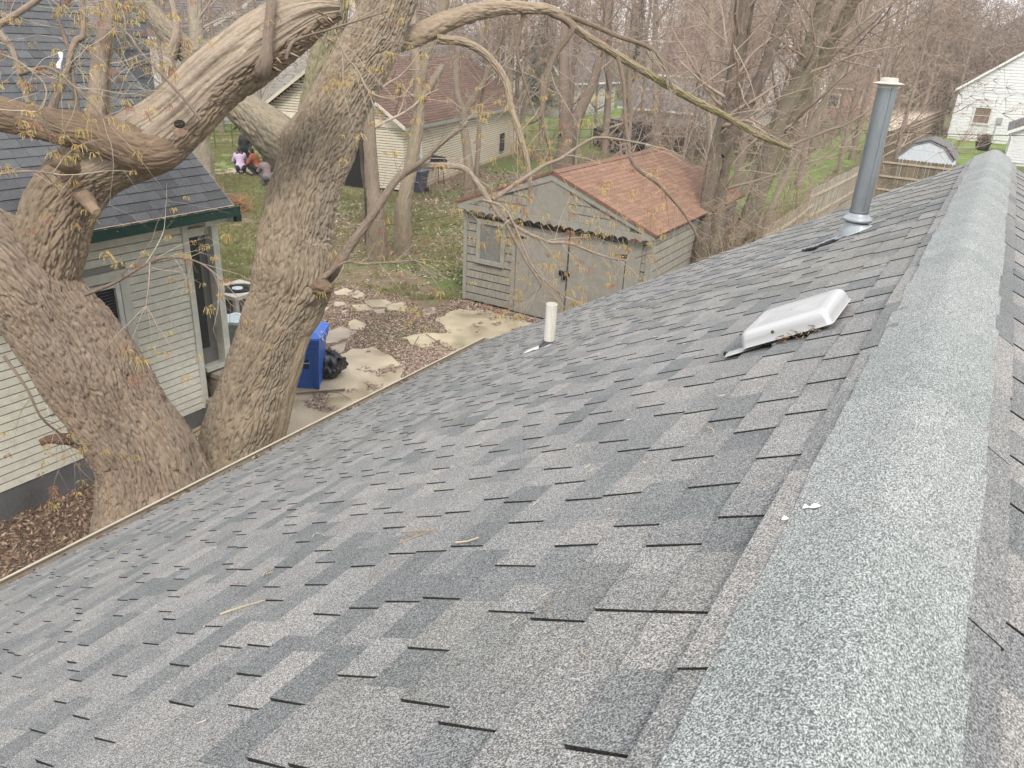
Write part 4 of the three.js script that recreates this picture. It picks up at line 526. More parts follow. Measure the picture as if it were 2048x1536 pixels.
// ================================================================ fences, wires, bins, people and small things
const greyWood = VC({ map: grain, roughness: 0.95 });
function pickets(parent, a, b, h, w, gap, out, opt = {}) {     // one run of pickets with rails on the side `out`
  const d = b.clone().sub(a), L = d.length(), q = rng(opt.seed || 1); d.normalize(); const n = Math.floor(L / (w + gap)); let m = new MB();
  for (let i = 0; i < n; i++) {
    if (opt.each) m = new MB(); const v = 0.75 + q() * 0.5, c = opt.c || [0.36, 0.315, 0.255]; m.color([c[0] * v, c[1] * v, c[2] * v * (0.95 + q() * 0.1)]);
    const x = i * (w + gap) + (w + gap) / 2, o = a.clone().addScaledVector(d, x).addScaledVector(out, (q() - 0.5) * 0.014), hh = h + (q() - 0.5) * (opt.jit ?? 0.05), D = d.clone().multiplyScalar(w / 2), T = out.clone().multiplyScalar(0.009), ln = d.clone().multiplyScalar((q() - 0.5) * 0.02).addScaledVector(out, opt.lean || 0);
    const F = (s, t, y) => o.clone().addScaledVector(D, s).addScaledVector(T, t).add(V(0, y, 0)).addScaledVector(ln, y / h), k = opt.ear ? 0.04 : 0.0;
    m.hex([F(-1, 1, 0.03), F(1, 1, 0.03), F(1, -1, 0.03), F(-1, -1, 0.03), F(-1, 1, hh - k), F(1, 1, hh - k), F(1, -1, hh - k), F(-1, -1, hh - k)], null, q() * 3, q() * 3);
    if (k) m.hex([F(-1, 1, hh - k), F(1, 1, hh - k), F(1, -1, hh - k), F(-1, -1, hh - k), F(-0.55, 1, hh), F(0.55, 1, hh), F(0.55, -1, hh), F(-0.55, -1, hh)], null, q(), q());
    if (opt.each) part('picket', m.geo(), greyWood, parent);
  }
  if (!opt.each) part('picket_panel', m.geo(), greyWood, parent).userData.kind = 'stuff';
  for (const y of opt.rails || [0.35, 0.95, 1.55]) { const r = new MB(); r.color([0.5, 0.43, 0.33]); const P = (t, s) => a.clone().lerp(b, t).addScaledVector(out, 0.035 + s + (opt.lean || 0) * y / h).add(V(0, y - 0.05 * Math.sin(t * 3.1) * (opt.sag || 0), 0)); for (let k = 0; k < 4; k++) { const p0 = P(k / 4, 0), p1 = P((k + 1) / 4, 0), c = p0.clone().add(p1).multiplyScalar(0.5); r.obox(c, p1.clone().sub(p0).multiplyScalar(0.5), V(0, 0.042, 0), out.clone().multiplyScalar(0.018)); } part('rail', r.geo(), greyWood, parent); }
  if (opt.posts !== false) for (const p of [a, b]) { const r = new MB(); r.color([0.3, 0.26, 0.21]); r.obox(p.clone().addScaledVector(out, 0.04).add(V(0, h / 2, 0)), d.clone().multiplyScalar(0.045), V(0, h / 2, 0), out.clone().multiplyScalar(0.045)); part('post', r.geo(), greyWood, parent); }
}
{
  let t = thing('fence', 'weathered leaning picket fence with pale sagging rails behind the roof edge', 'fence', null);
  pickets(t, V(-4.72, 0, -20.5), V(-4.72, 0, -26.6), 1.78, 0.1, 0.012, X1, { seed: 2, sag: 2.2, lean: 0.1 }); pickets(t, V(-4.85, 0, -26.7), V(-4.5, 0, -38.2), 1.98, 0.1, 0.012, X1, { seed: 3, sag: 1.6, lean: 0.06, c: [0.38, 0.345, 0.285], rails: [0.4, 1.05, 1.74] }); fin(t);
  t = thing('fence', 'brown dog eared picket fence crossing in front of the barn shaped shed', 'fence'); pickets(t, V(-4.4, 0, -40.6), V(2.2, 0, -40.4), 1.82, 0.14, 0.006, Z1, { seed: 4, ear: true, each: true, c: [0.2, 0.165, 0.12], jit: 0.02, rails: [0.4, 1.0, 1.62] }); fin(t);
  t = thing('fence', 'brown picket fence running away beside the far driveway', 'fence'); pickets(t, V(-6.1, 0, -55), V(-5.2, 0, -92), 1.8, 0.14, 0.05, X1, { seed: 5, c: [0.2, 0.15, 0.11] }); fin(t);
  t = thing('fence', 'old grey board fence behind the reddish brown shed roof', 'fence'); pickets(t, V(-21.4, 0, -47.5), V(-9.5, 0, -50.5), 1.6, 0.15, 0.015, V(0.244, 0, 0.97), { seed: 6, c: [0.17, 0.145, 0.115], jit: 0.08 }); fin(t);
  t = thing('wire_fence', 'low dark wire fence along the far side of the back lawn', 'fence'); const a = V(-24.2, 0, -41.5), b = V(-20.8, 0, -48); for (let i = 0; i <= 6; i++) { const p = a.clone().lerp(b, i / 6), m = new MB(); m.tube([p, p.clone().add(V(0, 1.15, 0))], [0.03, 0.03], 6, true); part('post', m.geo(), M([0.06, 0.05, 0.045]), t); } for (const y of [0.25, 0.65, 1.1]) { const m = new MB(); m.tube([a.clone().add(V(0, y, 0)), b.clone().add(V(0, y, 0))], [0.015, 0.015], 4); part('wire', m.geo(), M([0.06, 0.05, 0.045]), t); } fin(t);
  t = thing('wire_fence', 'thin wire fence seen through the fork of the big tree', 'fence'); const c = gr(395, 300), e = gr(500, 296); for (let i = 0; i <= 3; i++) { const p = c.clone().lerp(e, i / 3), m = new MB(); m.tube([p, p.clone().add(V(0.05, 1.25, 0))], [0.025, 0.025], 5, true); part('post', m.geo(), M([0.09, 0.08, 0.06]), t); } for (const y of [0.3, 0.7, 1.15]) { const m = new MB(); m.tube([c.clone().add(V(0, y, 0)), e.clone().add(V(0, y, 0))], [0.012, 0.012], 4); part('wire', m.geo(), M([0.09, 0.08, 0.06]), t); } fin(t);
  t = thing('railing', 'low white railing along the foot of the white house at right', 'railing'); for (const [x0, x1] of [[-3.1, -1.75], [-1.0, 0.55]]) { const m = new MB(); m.box((x0 + x1) / 2, 0.75, -78, x1 - x0, 0.08, 0.08); m.box((x0 + x1) / 2, 0.12, -78, x1 - x0, 0.08, 0.08); part('rail', m.geo(), paint([0.76, 0.76, 0.74]), t); for (let i = 0; i < 7; i++) { const p = new MB(); p.box(mix(x0, x1, (i + 0.5) / 7), 0.43, -78, 0.06, 0.6, 0.06); part('baluster', p.geo(), paint([0.76, 0.76, 0.74]), t); } } fin(t);
  // wires
  const wire = (x, label, r, c) => { const m = new MB(), P = []; const [p, q, s] = x; for (let i = 0; i <= 16; i++) { const k = i / 16; const v = p.clone().lerp(q, k); v.y -= s * 4 * k * (1 - k); P.push(v); } m.tube(P, P.map(() => r), 5); solo('utility_wire', m.geo(), M(c), label, 'wire'); };
  wire([at(1640, 255, 52), at(2120, 272, 40), 0.12], 'dark utility wire passing in front of the white house', 0.02, [0.03, 0.03, 0.03]); wire([at(1880, 278, 50), at(1990, 282, 46), 0.5], 'pale drooping cable beside the barn shaped shed', 0.016, [0.5, 0.48, 0.45]); wire([at(1900, 178, 62), at(2130, 190, 40), 0.1], 'thin dark wire across the white clapboard wall at right', 0.013, [0.05, 0.05, 0.05]); wire([at(690, 450, 26), at(1150, 328, 25), 0.6], 'thin black cable between the trees and the grey shed', 0.008, [0.04, 0.035, 0.03]);
}
// wheeled blue recycling cart
function cart(p, yaw, h, c, label, name = 'wheeled_bin') {
  const t = thing(name, label, 'bin'), k = h / 1.1, bm = M(c, { roughness: 0.42, map: speck }), P = (x, y, z) => V(x * Math.cos(yaw) + z * Math.sin(yaw), y, -x * Math.sin(yaw) + z * Math.cos(yaw)).multiplyScalar(k).add(p);
  const H = (m, x0, x1, z0, z1, y0, X0, X1_, Z0, Z1_, y1) => m.hex([P(x0, y0, z1), P(x1, y0, z1), P(x1, y0, z0), P(x0, y0, z0), P(X0, y1, Z1_), P(X1_, y1, Z1_), P(X1_, y1, Z0), P(X0, y1, Z0)]);
  const b = new MB(); H(b, -0.23, 0.23, -0.26, 0.24, 0.03, -0.29, 0.29, -0.34, 0.32, 0.84); H(b, -0.32, 0.32, -0.37, 0.35, 0.84, -0.335, 0.335, -0.39, 0.37, 0.99); for (const s of [-1, 1]) H(b, s * 0.235 - 0.03, s * 0.235 + 0.03, 0.22, 0.275, 0.04, s * 0.28 - 0.03, s * 0.28 + 0.03, 0.3, 0.345, 0.84); const body = part('body', b.geo(), bm, t);
  const r = new MB(); H(r, -0.11, 0.11, 0.255, 0.287, 0.42, -0.11, 0.11, 0.255, 0.3, 0.6); part('grip', r.geo(), M([0.01, 0.025, 0.09], { roughness: 0.6 }), body); const g = new MB(); g.tube([P(-0.13, 0.52, 0.31), P(0.13, 0.54, 0.31)], [0.011 * k, 0.011 * k], 6, true); part('bar', g.geo(), M([0.45, 0.48, 0.52], { metalness: 0.5, roughness: 0.4 }), body);
  const l = new MB(); H(l, -0.35, 0.35, -0.41, 0.4, 0.99, -0.34, 0.34, -0.4, 0.39, 1.03); H(l, -0.32, 0.32, -0.39, 0.36, 1.03, -0.24, 0.24, -0.33, 0.25, 1.09); H(l, -0.1, 0.1, 0.36, 0.43, 0.985, -0.1, 0.1, 0.36, 0.43, 1.02); part('lid', l.geo(), M(c.map(x => x * 1.35), { roughness: 0.4 }), t);
  for (const s of [-1, 1]) { const w = new THREE.CylinderGeometry(0.125 * k, 0.125 * k, 0.06 * k, 20).rotateZ(Math.PI / 2).rotateY(yaw); const q = P(s * 0.28, 0.125, -0.3); w.translate(q.x, q.y, q.z); part('wheel', w, M([0.02, 0.02, 0.02]), t); }
  return t;
}
{
  const bp = gr(618, 775); bp.x -= 0.12; bp.z -= 0.1; const t = cart(bp, 0.55, 1.12, [0.03, 0.11, 0.42], 'blue wheeled recycling cart standing beside the right trunk of the big tree');
  const s = new MB(), q = rng(6), c = bp.clone().add(V(0.42, 1.06, 0.02)); for (let i = 0; i < 9; i++) { let p = c.clone().add(V((q() - 0.5) * 0.2, (q() - 0.3) * 0.08, (q() - 0.5) * 0.24)), P = [p]; for (let j = 0; j < 4; j++) { p = p.clone().add(V((q() - 0.4) * 0.09, (q() - 0.6) * 0.1, (q() - 0.5) * 0.09)); P.push(p); } s.tube(P, P.map(() => 0.004), 4); } part('string', s.geo(), M([0.75, 0.76, 0.8]), t); fin(t);
  fin(cart(gr(768, 366), 0.3, 1.15, [0.03, 0.08, 0.4], 'blue bin standing against the corner of the beige garage')); fin(cart(gr(838, 386), 0.2, 1.0, [0.07, 0.08, 0.11], 'dark blue grey bin beside the black barrel grill at the garage'));
}
{ // tied black rubbish bag
  const p = gr(657, 752), g = new THREE.SphereGeometry(1, 56, 40), a = g.attributes.position;
  for (let i = 0; i < a.count; i++) { const x = a.getX(i), y = a.getY(i), z = a.getZ(i), an = Math.atan2(z, x); let r = 1 + 0.16 * noise(x * 2.1, y * 2.1, z * 2.1) - 0.1 * (1 - Math.abs(noise(an * 4 + 9, y * 1.4 + x, 2)) * 3) * (y > -0.7 ? 1 : 0) + 0.05 * noise(x * 9, y * 5, z * 9); let yy = y * (y > 0 ? 1 : 0.85); a.setXYZ(i, x * r * 0.33, Math.max(-0.21, yy * r * 0.27), z * r * 0.3); }
  g.translate(p.x, p.y + 0.22, p.z); g.computeVertexNormals(); const t = thing('rubbish_bag', 'tied black plastic rubbish bag on the slab right of the blue cart', 'rubbish bag'); part('bag', g, M([0.022, 0.023, 0.026], { roughness: 0.28 }), t);
  const k = new MB(); k.tube([p.clone().add(V(0.2, 0.36, -0.02)), p.clone().add(V(0.28, 0.42, -0.05)), p.clone().add(V(0.37, 0.41, -0.04))], [0.06, 0.022, 0.06], 9, true); part('knot', k.geo(), M([0.022, 0.023, 0.026], { roughness: 0.28 }), t); fin(t);
}
{ // air conditioner
  const t = thing('air_conditioner', 'outdoor air conditioner unit with round black fan grille behind the green house', 'air conditioner'), cx = -12.55, cz = -10.15, w = 0.86, h = 0.94, bm = paint([0.46, 0.43, 0.38], { metalness: 0.1 }), dk = M([0.07, 0.07, 0.068]);
  const b = new MB(); b.box(cx, h / 2, cz, w - 0.08, h - 0.06, w - 0.08); part('core', b.geo(), dk, t);
  for (let k = 0; k < 16; k++) { const m = new MB(), y = 0.14 + k * 0.046; for (const [dx, dz, sx, sz] of [[w / 2 - 0.012, 0, 0.012, w - 0.16], [0, w / 2 - 0.012, w - 0.16, 0.012], [-w / 2 + 0.012, 0, 0.012, w - 0.16]]) m.box(cx + dx, y, cz + dz, sx, 0.02, sz); part('louvre', m.geo(), M([0.12, 0.118, 0.11]), t); }
  for (const [sx, sz] of [[-1, -1], [1, -1], [1, 1], [-1, 1]]) { const m = new MB(); m.box(cx + sx * (w / 2 - 0.04), h / 2, cz + sz * (w / 2 - 0.04), 0.085, h, 0.085); part('corner_post', m.geo(), bm, t); } const ba = new MB(); ba.box(cx, 0.06, cz, w, 0.12, w); part('base', ba.geo(), bm, t);
  const s = new THREE.Shape([[-1, -1], [1, -1], [1, 1], [-1, 1]].map(([x, z]) => new THREE.Vector2(x * w / 2 * 1.03, z * w / 2 * 1.03))), ho = new THREE.Path(); ho.absarc(0, 0, w * 0.43, 0, 6.2832, true); s.holes.push(ho); const g = new THREE.ExtrudeGeometry(s, { depth: 0.07, bevelEnabled: true, bevelSize: 0.01, bevelThickness: 0.01, bevelSegments: 2, curveSegments: 28 }); g.rotateX(-Math.PI / 2).translate(cx, h, cz); part('top', g, bm, t);
  const gr2 = new MB(); for (let k = 1; k <= 9; k++) { const r = w * 0.043 * k * 1.08, P = []; for (let i = 0; i <= 30; i++) P.push(V(cx + Math.cos(i / 30 * 6.2832) * r, h + 0.05 + 0.03 * (1 - k / 9), cz + Math.sin(i / 30 * 6.2832) * r)); gr2.tube(P, P.map(() => 0.0045), 4); } for (let i = 0; i < 10; i++) { const a = i / 10 * 6.283; gr2.tube([V(cx, h + 0.08, cz), V(cx + Math.cos(a) * w * 0.42, h + 0.05, cz + Math.sin(a) * w * 0.42)], [0.004, 0.004], 4); } part('fan_grille', gr2.geo(), M([0.03, 0.03, 0.032]), t);
  part('hub', lathe([[0, 0.095], [0.1, 0.093], [0.11, 0.08], [0.11, 0.07]], 24, V(cx, h, cz)), M([0.42, 0.45, 0.5], { metalness: 0.4, roughness: 0.4 }), t); const bl = new MB(); for (let i = 0; i < 5; i++) { const a = i / 5 * 6.283, c = Math.cos(a), s2 = Math.sin(a), pe = V(-s2, 0, c); bl.quad(V(cx + c * 0.08, h - 0.03, cz + s2 * 0.08).addScaledVector(pe, -0.05), V(cx + c * 0.34, h - 0.03, cz + s2 * 0.34).addScaledVector(pe, -0.12), V(cx + c * 0.34, h + 0.02, cz + s2 * 0.34).addScaledVector(pe, 0.12), V(cx + c * 0.08, h + 0.0, cz + s2 * 0.08).addScaledVector(pe, 0.05)); } part('fan_blade', bl.geo(), M([0.04, 0.04, 0.042]), t); fin(t);
}
{ // covered box, pallet, brush pile, grill, cable spool etc.
  let t = thing('covered_grill', 'barbecue under a grey plastic cover with pale folded top between steps and air conditioner', 'covered barbecue'); const c = V(-11.25, 0, -8.85); const g = new THREE.BoxGeometry(0.75, 0.95, 0.62, 14, 16, 12), a = g.attributes.position; for (let i = 0; i < a.count; i++) { const x = a.getX(i), y = a.getY(i), z = a.getZ(i), k = 1 + 0.05 * noise(x * 6, y * 2, z * 6) + 0.04 * noise(x * 14 + 3, y * 3, z * 14) - 0.08 * sst(0.3, 0.48, y); a.setXYZ(i, x * k, y + 0.03 * noise(x * 5, 3, z * 5) + (y > 0.4 ? 0.06 * Math.sin(x * 5) : 0), z * k); } g.computeVertexNormals(); g.rotateY(0.35).translate(c.x, 0.48, c.z); part('cover', g, M([0.17, 0.18, 0.19], { roughness: 0.45 }), t);
  const tp = new THREE.BoxGeometry(0.74, 0.05, 0.62, 12, 1, 10), b = tp.attributes.position; for (let i = 0; i < b.count; i++) b.setY(i, b.getY(i) + 0.035 * noise(b.getX(i) * 6, 4, b.getZ(i) * 6) + 0.05 * Math.sin(b.getX(i) * 5)); tp.computeVertexNormals(); tp.rotateY(0.35).translate(c.x, 0.985, c.z); part('sheet', tp, M([0.42, 0.5, 0.53], { roughness: 0.3 }), t); fin(t);
  t = thing('pallet', 'small pale wooden pallet on the ground between the two trunks', 'pallet'); const p = gr(396, 872); for (let i = 0; i < 5; i++) { const m = new MB(); m.box(p.x - 0.0 + (i - 2) * 0.13, 0.13, p.z, 0.085, 0.02, 0.75, 0.2); part('slat', m.geo(), paint([0.55, 0.47, 0.31], { map: grain }), t); } for (let i = 0; i < 3; i++) { const m = new MB(); m.box(p.x, 0.065, p.z + (i - 1) * 0.32, 0.75, 0.1, 0.07, 0.2); part('runner', m.geo(), paint([0.4, 0.33, 0.22], { map: grain }), t); } fin(t);
  const q = rng(14), m = new MB(), bp = gr(455, 425); for (let i = 0; i < 420; i++) { const a2 = q() * 6.28, r = 0.75 * Math.sqrt(q()), o = bp.clone().add(V(Math.cos(a2) * r * 1.15 - 0.15, 0.04 + 0.8 * (1 - r) * q(), Math.sin(a2) * r)), d = V(q() - 0.5, (q() - 0.35) * 0.5, q() - 0.5).normalize().multiplyScalar(0.2 + q() * 0.5); m.color([[0.3, 0.15, 0.07], [0.38, 0.2, 0.08], [0.33, 0.24, 0.17], [0.22, 0.13, 0.08]][i % 4]); m.tube([o, o.clone().addScaledVector(d, 0.5).add(V(0, 0.04, 0)), o.clone().add(d)], [0.012, 0.008, 0.003], 4); }
  for (let i = 0; i < 2600; i++) { const a2 = q() * 6.28, r = 0.7 * Math.sqrt(q()), o = bp.clone().add(V(Math.cos(a2) * r * 1.15 - 0.1, 0.05 + 0.85 * (1 - r) * q(), Math.sin(a2) * r)), d = V(q() - 0.5, q() * 0.6, q() - 0.5).normalize().multiplyScalar(0.06 + q() * 0.08); m.color([[0.42, 0.2, 0.06], [0.33, 0.14, 0.05], [0.25, 0.13, 0.06]][i % 3]); m.tri(o, o.clone().add(d), o.clone().addScaledVector(d, 0.5).add(V(0.008, 0.004, 0.008))); } solo('brush_pile', m.geo(), VC(), 'pile of rusty brown cut brush at the back corner of the green house', 'brush pile');
  t = thing('barrel_grill', 'black barrel grill standing by the long beige garage wall', 'grill'); const gp = gr(872, 368); const dg = new THREE.CylinderGeometry(0.27, 0.27, 0.85, 22).rotateX(Math.PI / 2).rotateY(1.4); dg.translate(gp.x, 0.95, gp.z); part('barrel', dg, M([0.02, 0.02, 0.022], { roughness: 0.4 }), t); for (const [dx, dz] of [[-0.3, -0.2], [0.3, -0.2], [-0.3, 0.2], [0.3, 0.2]]) { const l = new MB(); l.tube([V(gp.x + dx, 0, gp.z + dz), V(gp.x + dx * 0.8, 0.8, gp.z + dz * 0.8)], [0.02, 0.02], 6); part('leg', l.geo(), M([0.03, 0.03, 0.03]), t); } const sh = new MB(); sh.box(gp.x - 0.75, 0.85, gp.z + 0.05, 0.45, 0.03, 0.5, 1.4); part('side_shelf', sh.geo(), M([0.06, 0.06, 0.06]), t); fin(t);
  t = thing('planter', 'dark brown round planter on the grass before the white house at right', 'planter'); part('pot', lathe([[0.42, 0.02], [0.5, 0.3], [0.58, 0.62], [0.54, 0.64], [0.48, 0.56]], 20, V(-0.95, 0, -71.4)), M([0.06, 0.05, 0.05]), t); const pg = new MB(), pq = rng(3); for (let i = 0; i < 260; i++) { const a2 = pq() * 6.28, r = pq() * 0.45, o = V(-0.95 + Math.cos(a2) * r, 0.55, -71.4 + Math.sin(a2) * r); pg.tube([o, o.clone().add(V((pq() - 0.5) * 0.6, 0.3 + pq() * 0.4, (pq() - 0.5) * 0.6))], [0.02, 0.008], 3); } part('stems', pg.geo(), M([0.2, 0.14, 0.11]), t); fin(t);
  const st = (l, r, col, label) => { const b2 = new MB(); b2.tube(l.map(([x, y, h = 0.06]) => gr(x, y, h)), l.map((_, i) => r * (1 - 0.5 * i / l.length)), 6, true); solo('fallen_stick', b2.geo(), M(col, { map: grain }), label, 'stick'); };
  st([[690, 779], [640, 783], [590, 787]], 0.022, [0.2, 0.14, 0.1], 'long brown stick on the slab in front of the blue cart'); st([[600, 786], [650, 782], [680, 786], [702, 800]], 0.007, [0.17, 0.11, 0.08], 'thin curved twig on the slab below the long stick'); st([[852, 668], [870, 680], [884, 691]], 0.009, [0.12, 0.08, 0.06], 'dark bent twig on the slab near the gutter end'); st([[838, 672], [830, 685], [826, 700]], 0.007, [0.12, 0.08, 0.06], 'short dark twig left of a bent twig on the slab'); st([[700, 745], [680, 700], [655, 720]], 0.004, [0.7, 0.7, 0.72], 'loose white string on the slab above the black bag');
  t = thing('board', 'pale loose wooden plank leaning against the foundation by the steps', 'plank'); const pk = new MB(); pk.tube([V(-9.3, 0.9, -7.15), V(-9.1, 0.03, -7.45)], [0.028, 0.028], 4, true); part('plank', pk.geo(), paint([0.55, 0.46, 0.32], { map: grain }), t); fin(t);
}
// dark off-road car behind the board fence
{
  const t = thing('parked_car', 'dark off road car parked behind the wire fence beyond the lawn', 'car'), o = gr(1235, 300), yaw = 2.45, c = Math.cos(yaw), s = Math.sin(yaw), P = (x, y, z) => V(o.x + x * c + z * s, y, o.z - x * s + z * c), bm = M([0.025, 0.03, 0.038], { roughness: 0.3, metalness: 0.3 }), H = (m, x0, x1, y0, y1, z, tx0 = x0, tx1 = x1, tz = z) => m.hex([P(x0, y0, z), P(x1, y0, z), P(x1, y0, -z), P(x0, y0, -z), P(tx0, y1, tz), P(tx1, y1, tz), P(tx1, y1, -tz), P(tx0, y1, -tz)]);
  const b = new MB(); H(b, -2.0, 2.0, 0.5, 1.12, 0.85, -1.95, 1.95, 0.82); H(b, 0.5, 1.9, 1.1, 1.22, 0.7, 0.5, 1.8, 0.66); for (const x of [-1.25, 1.25]) for (const z of [-1, 1]) { const f = new MB(); b.hex([P(x - 0.55, 0.8, z * 0.98), P(x + 0.55, 0.8, z * 0.98), P(x + 0.55, 0.8, z * 0.7), P(x - 0.55, 0.8, z * 0.7), P(x - 0.4, 0.95, z * 0.98), P(x + 0.4, 0.95, z * 0.98), P(x + 0.4, 0.95, z * 0.7), P(x - 0.4, 0.95, z * 0.7)]); } const body = part('body', b.geo(), bm, t);
  const k = new MB(); H(k, -1.9, 0.55, 1.12, 1.88, 0.8, -1.8, 0.3, 0.7); part('cabin', k.geo(), M([0.02, 0.022, 0.025], { roughness: 0.35 }), t); const w = new MB(); H(w, -1.6, 0.3, 1.22, 1.72, 0.803, -1.55, 0.12, 0.735); part('window', w.geo(), glassM, t);
  for (const x of [-1.25, 1.25]) for (const z of [-0.85, 0.85]) { const g = new THREE.CylinderGeometry(0.4, 0.4, 0.26, 24).rotateX(Math.PI / 2).rotateY(yaw), p = P(x, 0.4, z); g.translate(p.x, p.y, p.z); const wh = part('wheel', g, M([0.015, 0.015, 0.015]), t), r = new THREE.CylinderGeometry(0.22, 0.22, 0.275, 16).rotateX(Math.PI / 2).rotateY(yaw); r.translate(p.x, p.y, p.z); part('rim', r, M([0.35, 0.36, 0.38], { metalness: 0.6, roughness: 0.4 }), wh); }
  const hd = new MB(); for (const z of [-0.55, 0.55]) hd.obox(P(1.99, 0.9, z), V(c * 0.03, 0, -s * 0.03), V(0, 0.1, 0), V(s * 0.1, 0, c * 0.1)); part('headlight', hd.geo(), M([0.6, 0.6, 0.6], { roughness: 0.2 }), t); const bp = new MB(); H(bp, 1.98, 2.12, 0.5, 0.66, 0.8); H(bp, -2.12, -1.98, 0.5, 0.66, 0.8); part('bumper', bp.geo(), M([0.05, 0.05, 0.055], { metalness: 0.3 }), t); fin(t);
}
// ---- people far across the lawn
const smin = (a, b, k) => { const h = clamp(0.5 + 0.5 * (b - a) / k); return mix(b, a, h) - k * h * (1 - h); };
function field(bones, res, size, c, k = 0.035) {                // tapered capsules joined smoothly; returns geometry about c
  const mc = new MarchingCubes(res, M([1, 1, 1]), false, false, 120000); mc.isolation = 0; const h = res / 2;
  for (let z = 0; z < res; z++) for (let y = 0; y < res; y++) for (let x = 0; x < res; x++) {
    const p = V((x - h) / h * size, (y - h) / h * size, (z - h) / h * size).add(c); let d = 9;
    for (const [a, b, ra, rb] of bones) { const ab = b.clone().sub(a), t = clamp(p.clone().sub(a).dot(ab) / Math.max(1e-6, ab.lengthSq())); d = smin(d, p.distanceTo(a.clone().addScaledVector(ab, t)) - mix(ra, rb, t), k); }
    mc.field[x + y * res + z * res * res] = -d;
  }
  mc.update(); const g = new THREE.BufferGeometry(), n = mc.count ?? mc.geometry.drawRange.count; const pos = new Float32Array(mc.positionArray.slice(0, n * 3)), nor = new Float32Array(mc.normalArray.slice(0, n * 3));
  for (let i = 0; i < n; i++) { pos[i * 3] = pos[i * 3] * size + c.x; pos[i * 3 + 1] = pos[i * 3 + 1] * size + c.y; pos[i * 3 + 2] = pos[i * 3 + 2] * size + c.z; }
  g.setAttribute('position', new THREE.BufferAttribute(pos, 3)); g.setAttribute('normal', new THREE.BufferAttribute(nor, 3)); g.setAttribute('uv', new THREE.BufferAttribute(new Float32Array(n * 2), 2)); return g;
}
const B = (a, b, ra, rb = ra) => [V(...a), V(...b), ra, rb];
function hand(w, d, s) { const L = [], f = V(...d).normalize(), side = V(f.z, 0, -f.x); const o = V(...w); L.push([o, o.clone().addScaledVector(f, 0.085), 0.028, 0.034]); for (let i = 0; i < 4; i++) { const a = o.clone().addScaledVector(f, 0.085).addScaledVector(side, (i - 1.5) * 0.02), l = [0.06, 0.075, 0.07, 0.055][i], m = a.clone().addScaledVector(f, l * 0.55), e = m.clone().addScaledVector(f, l * 0.35).add(V(0, -0.025, 0)); L.push([a, m, 0.0095, 0.009], [m, e, 0.009, 0.008]); } const th = o.clone().addScaledVector(f, 0.03).addScaledVector(side, s * 0.03); L.push([th, th.clone().addScaledVector(f, 0.04).addScaledVector(side, s * 0.025), 0.011, 0.009]); return L; }
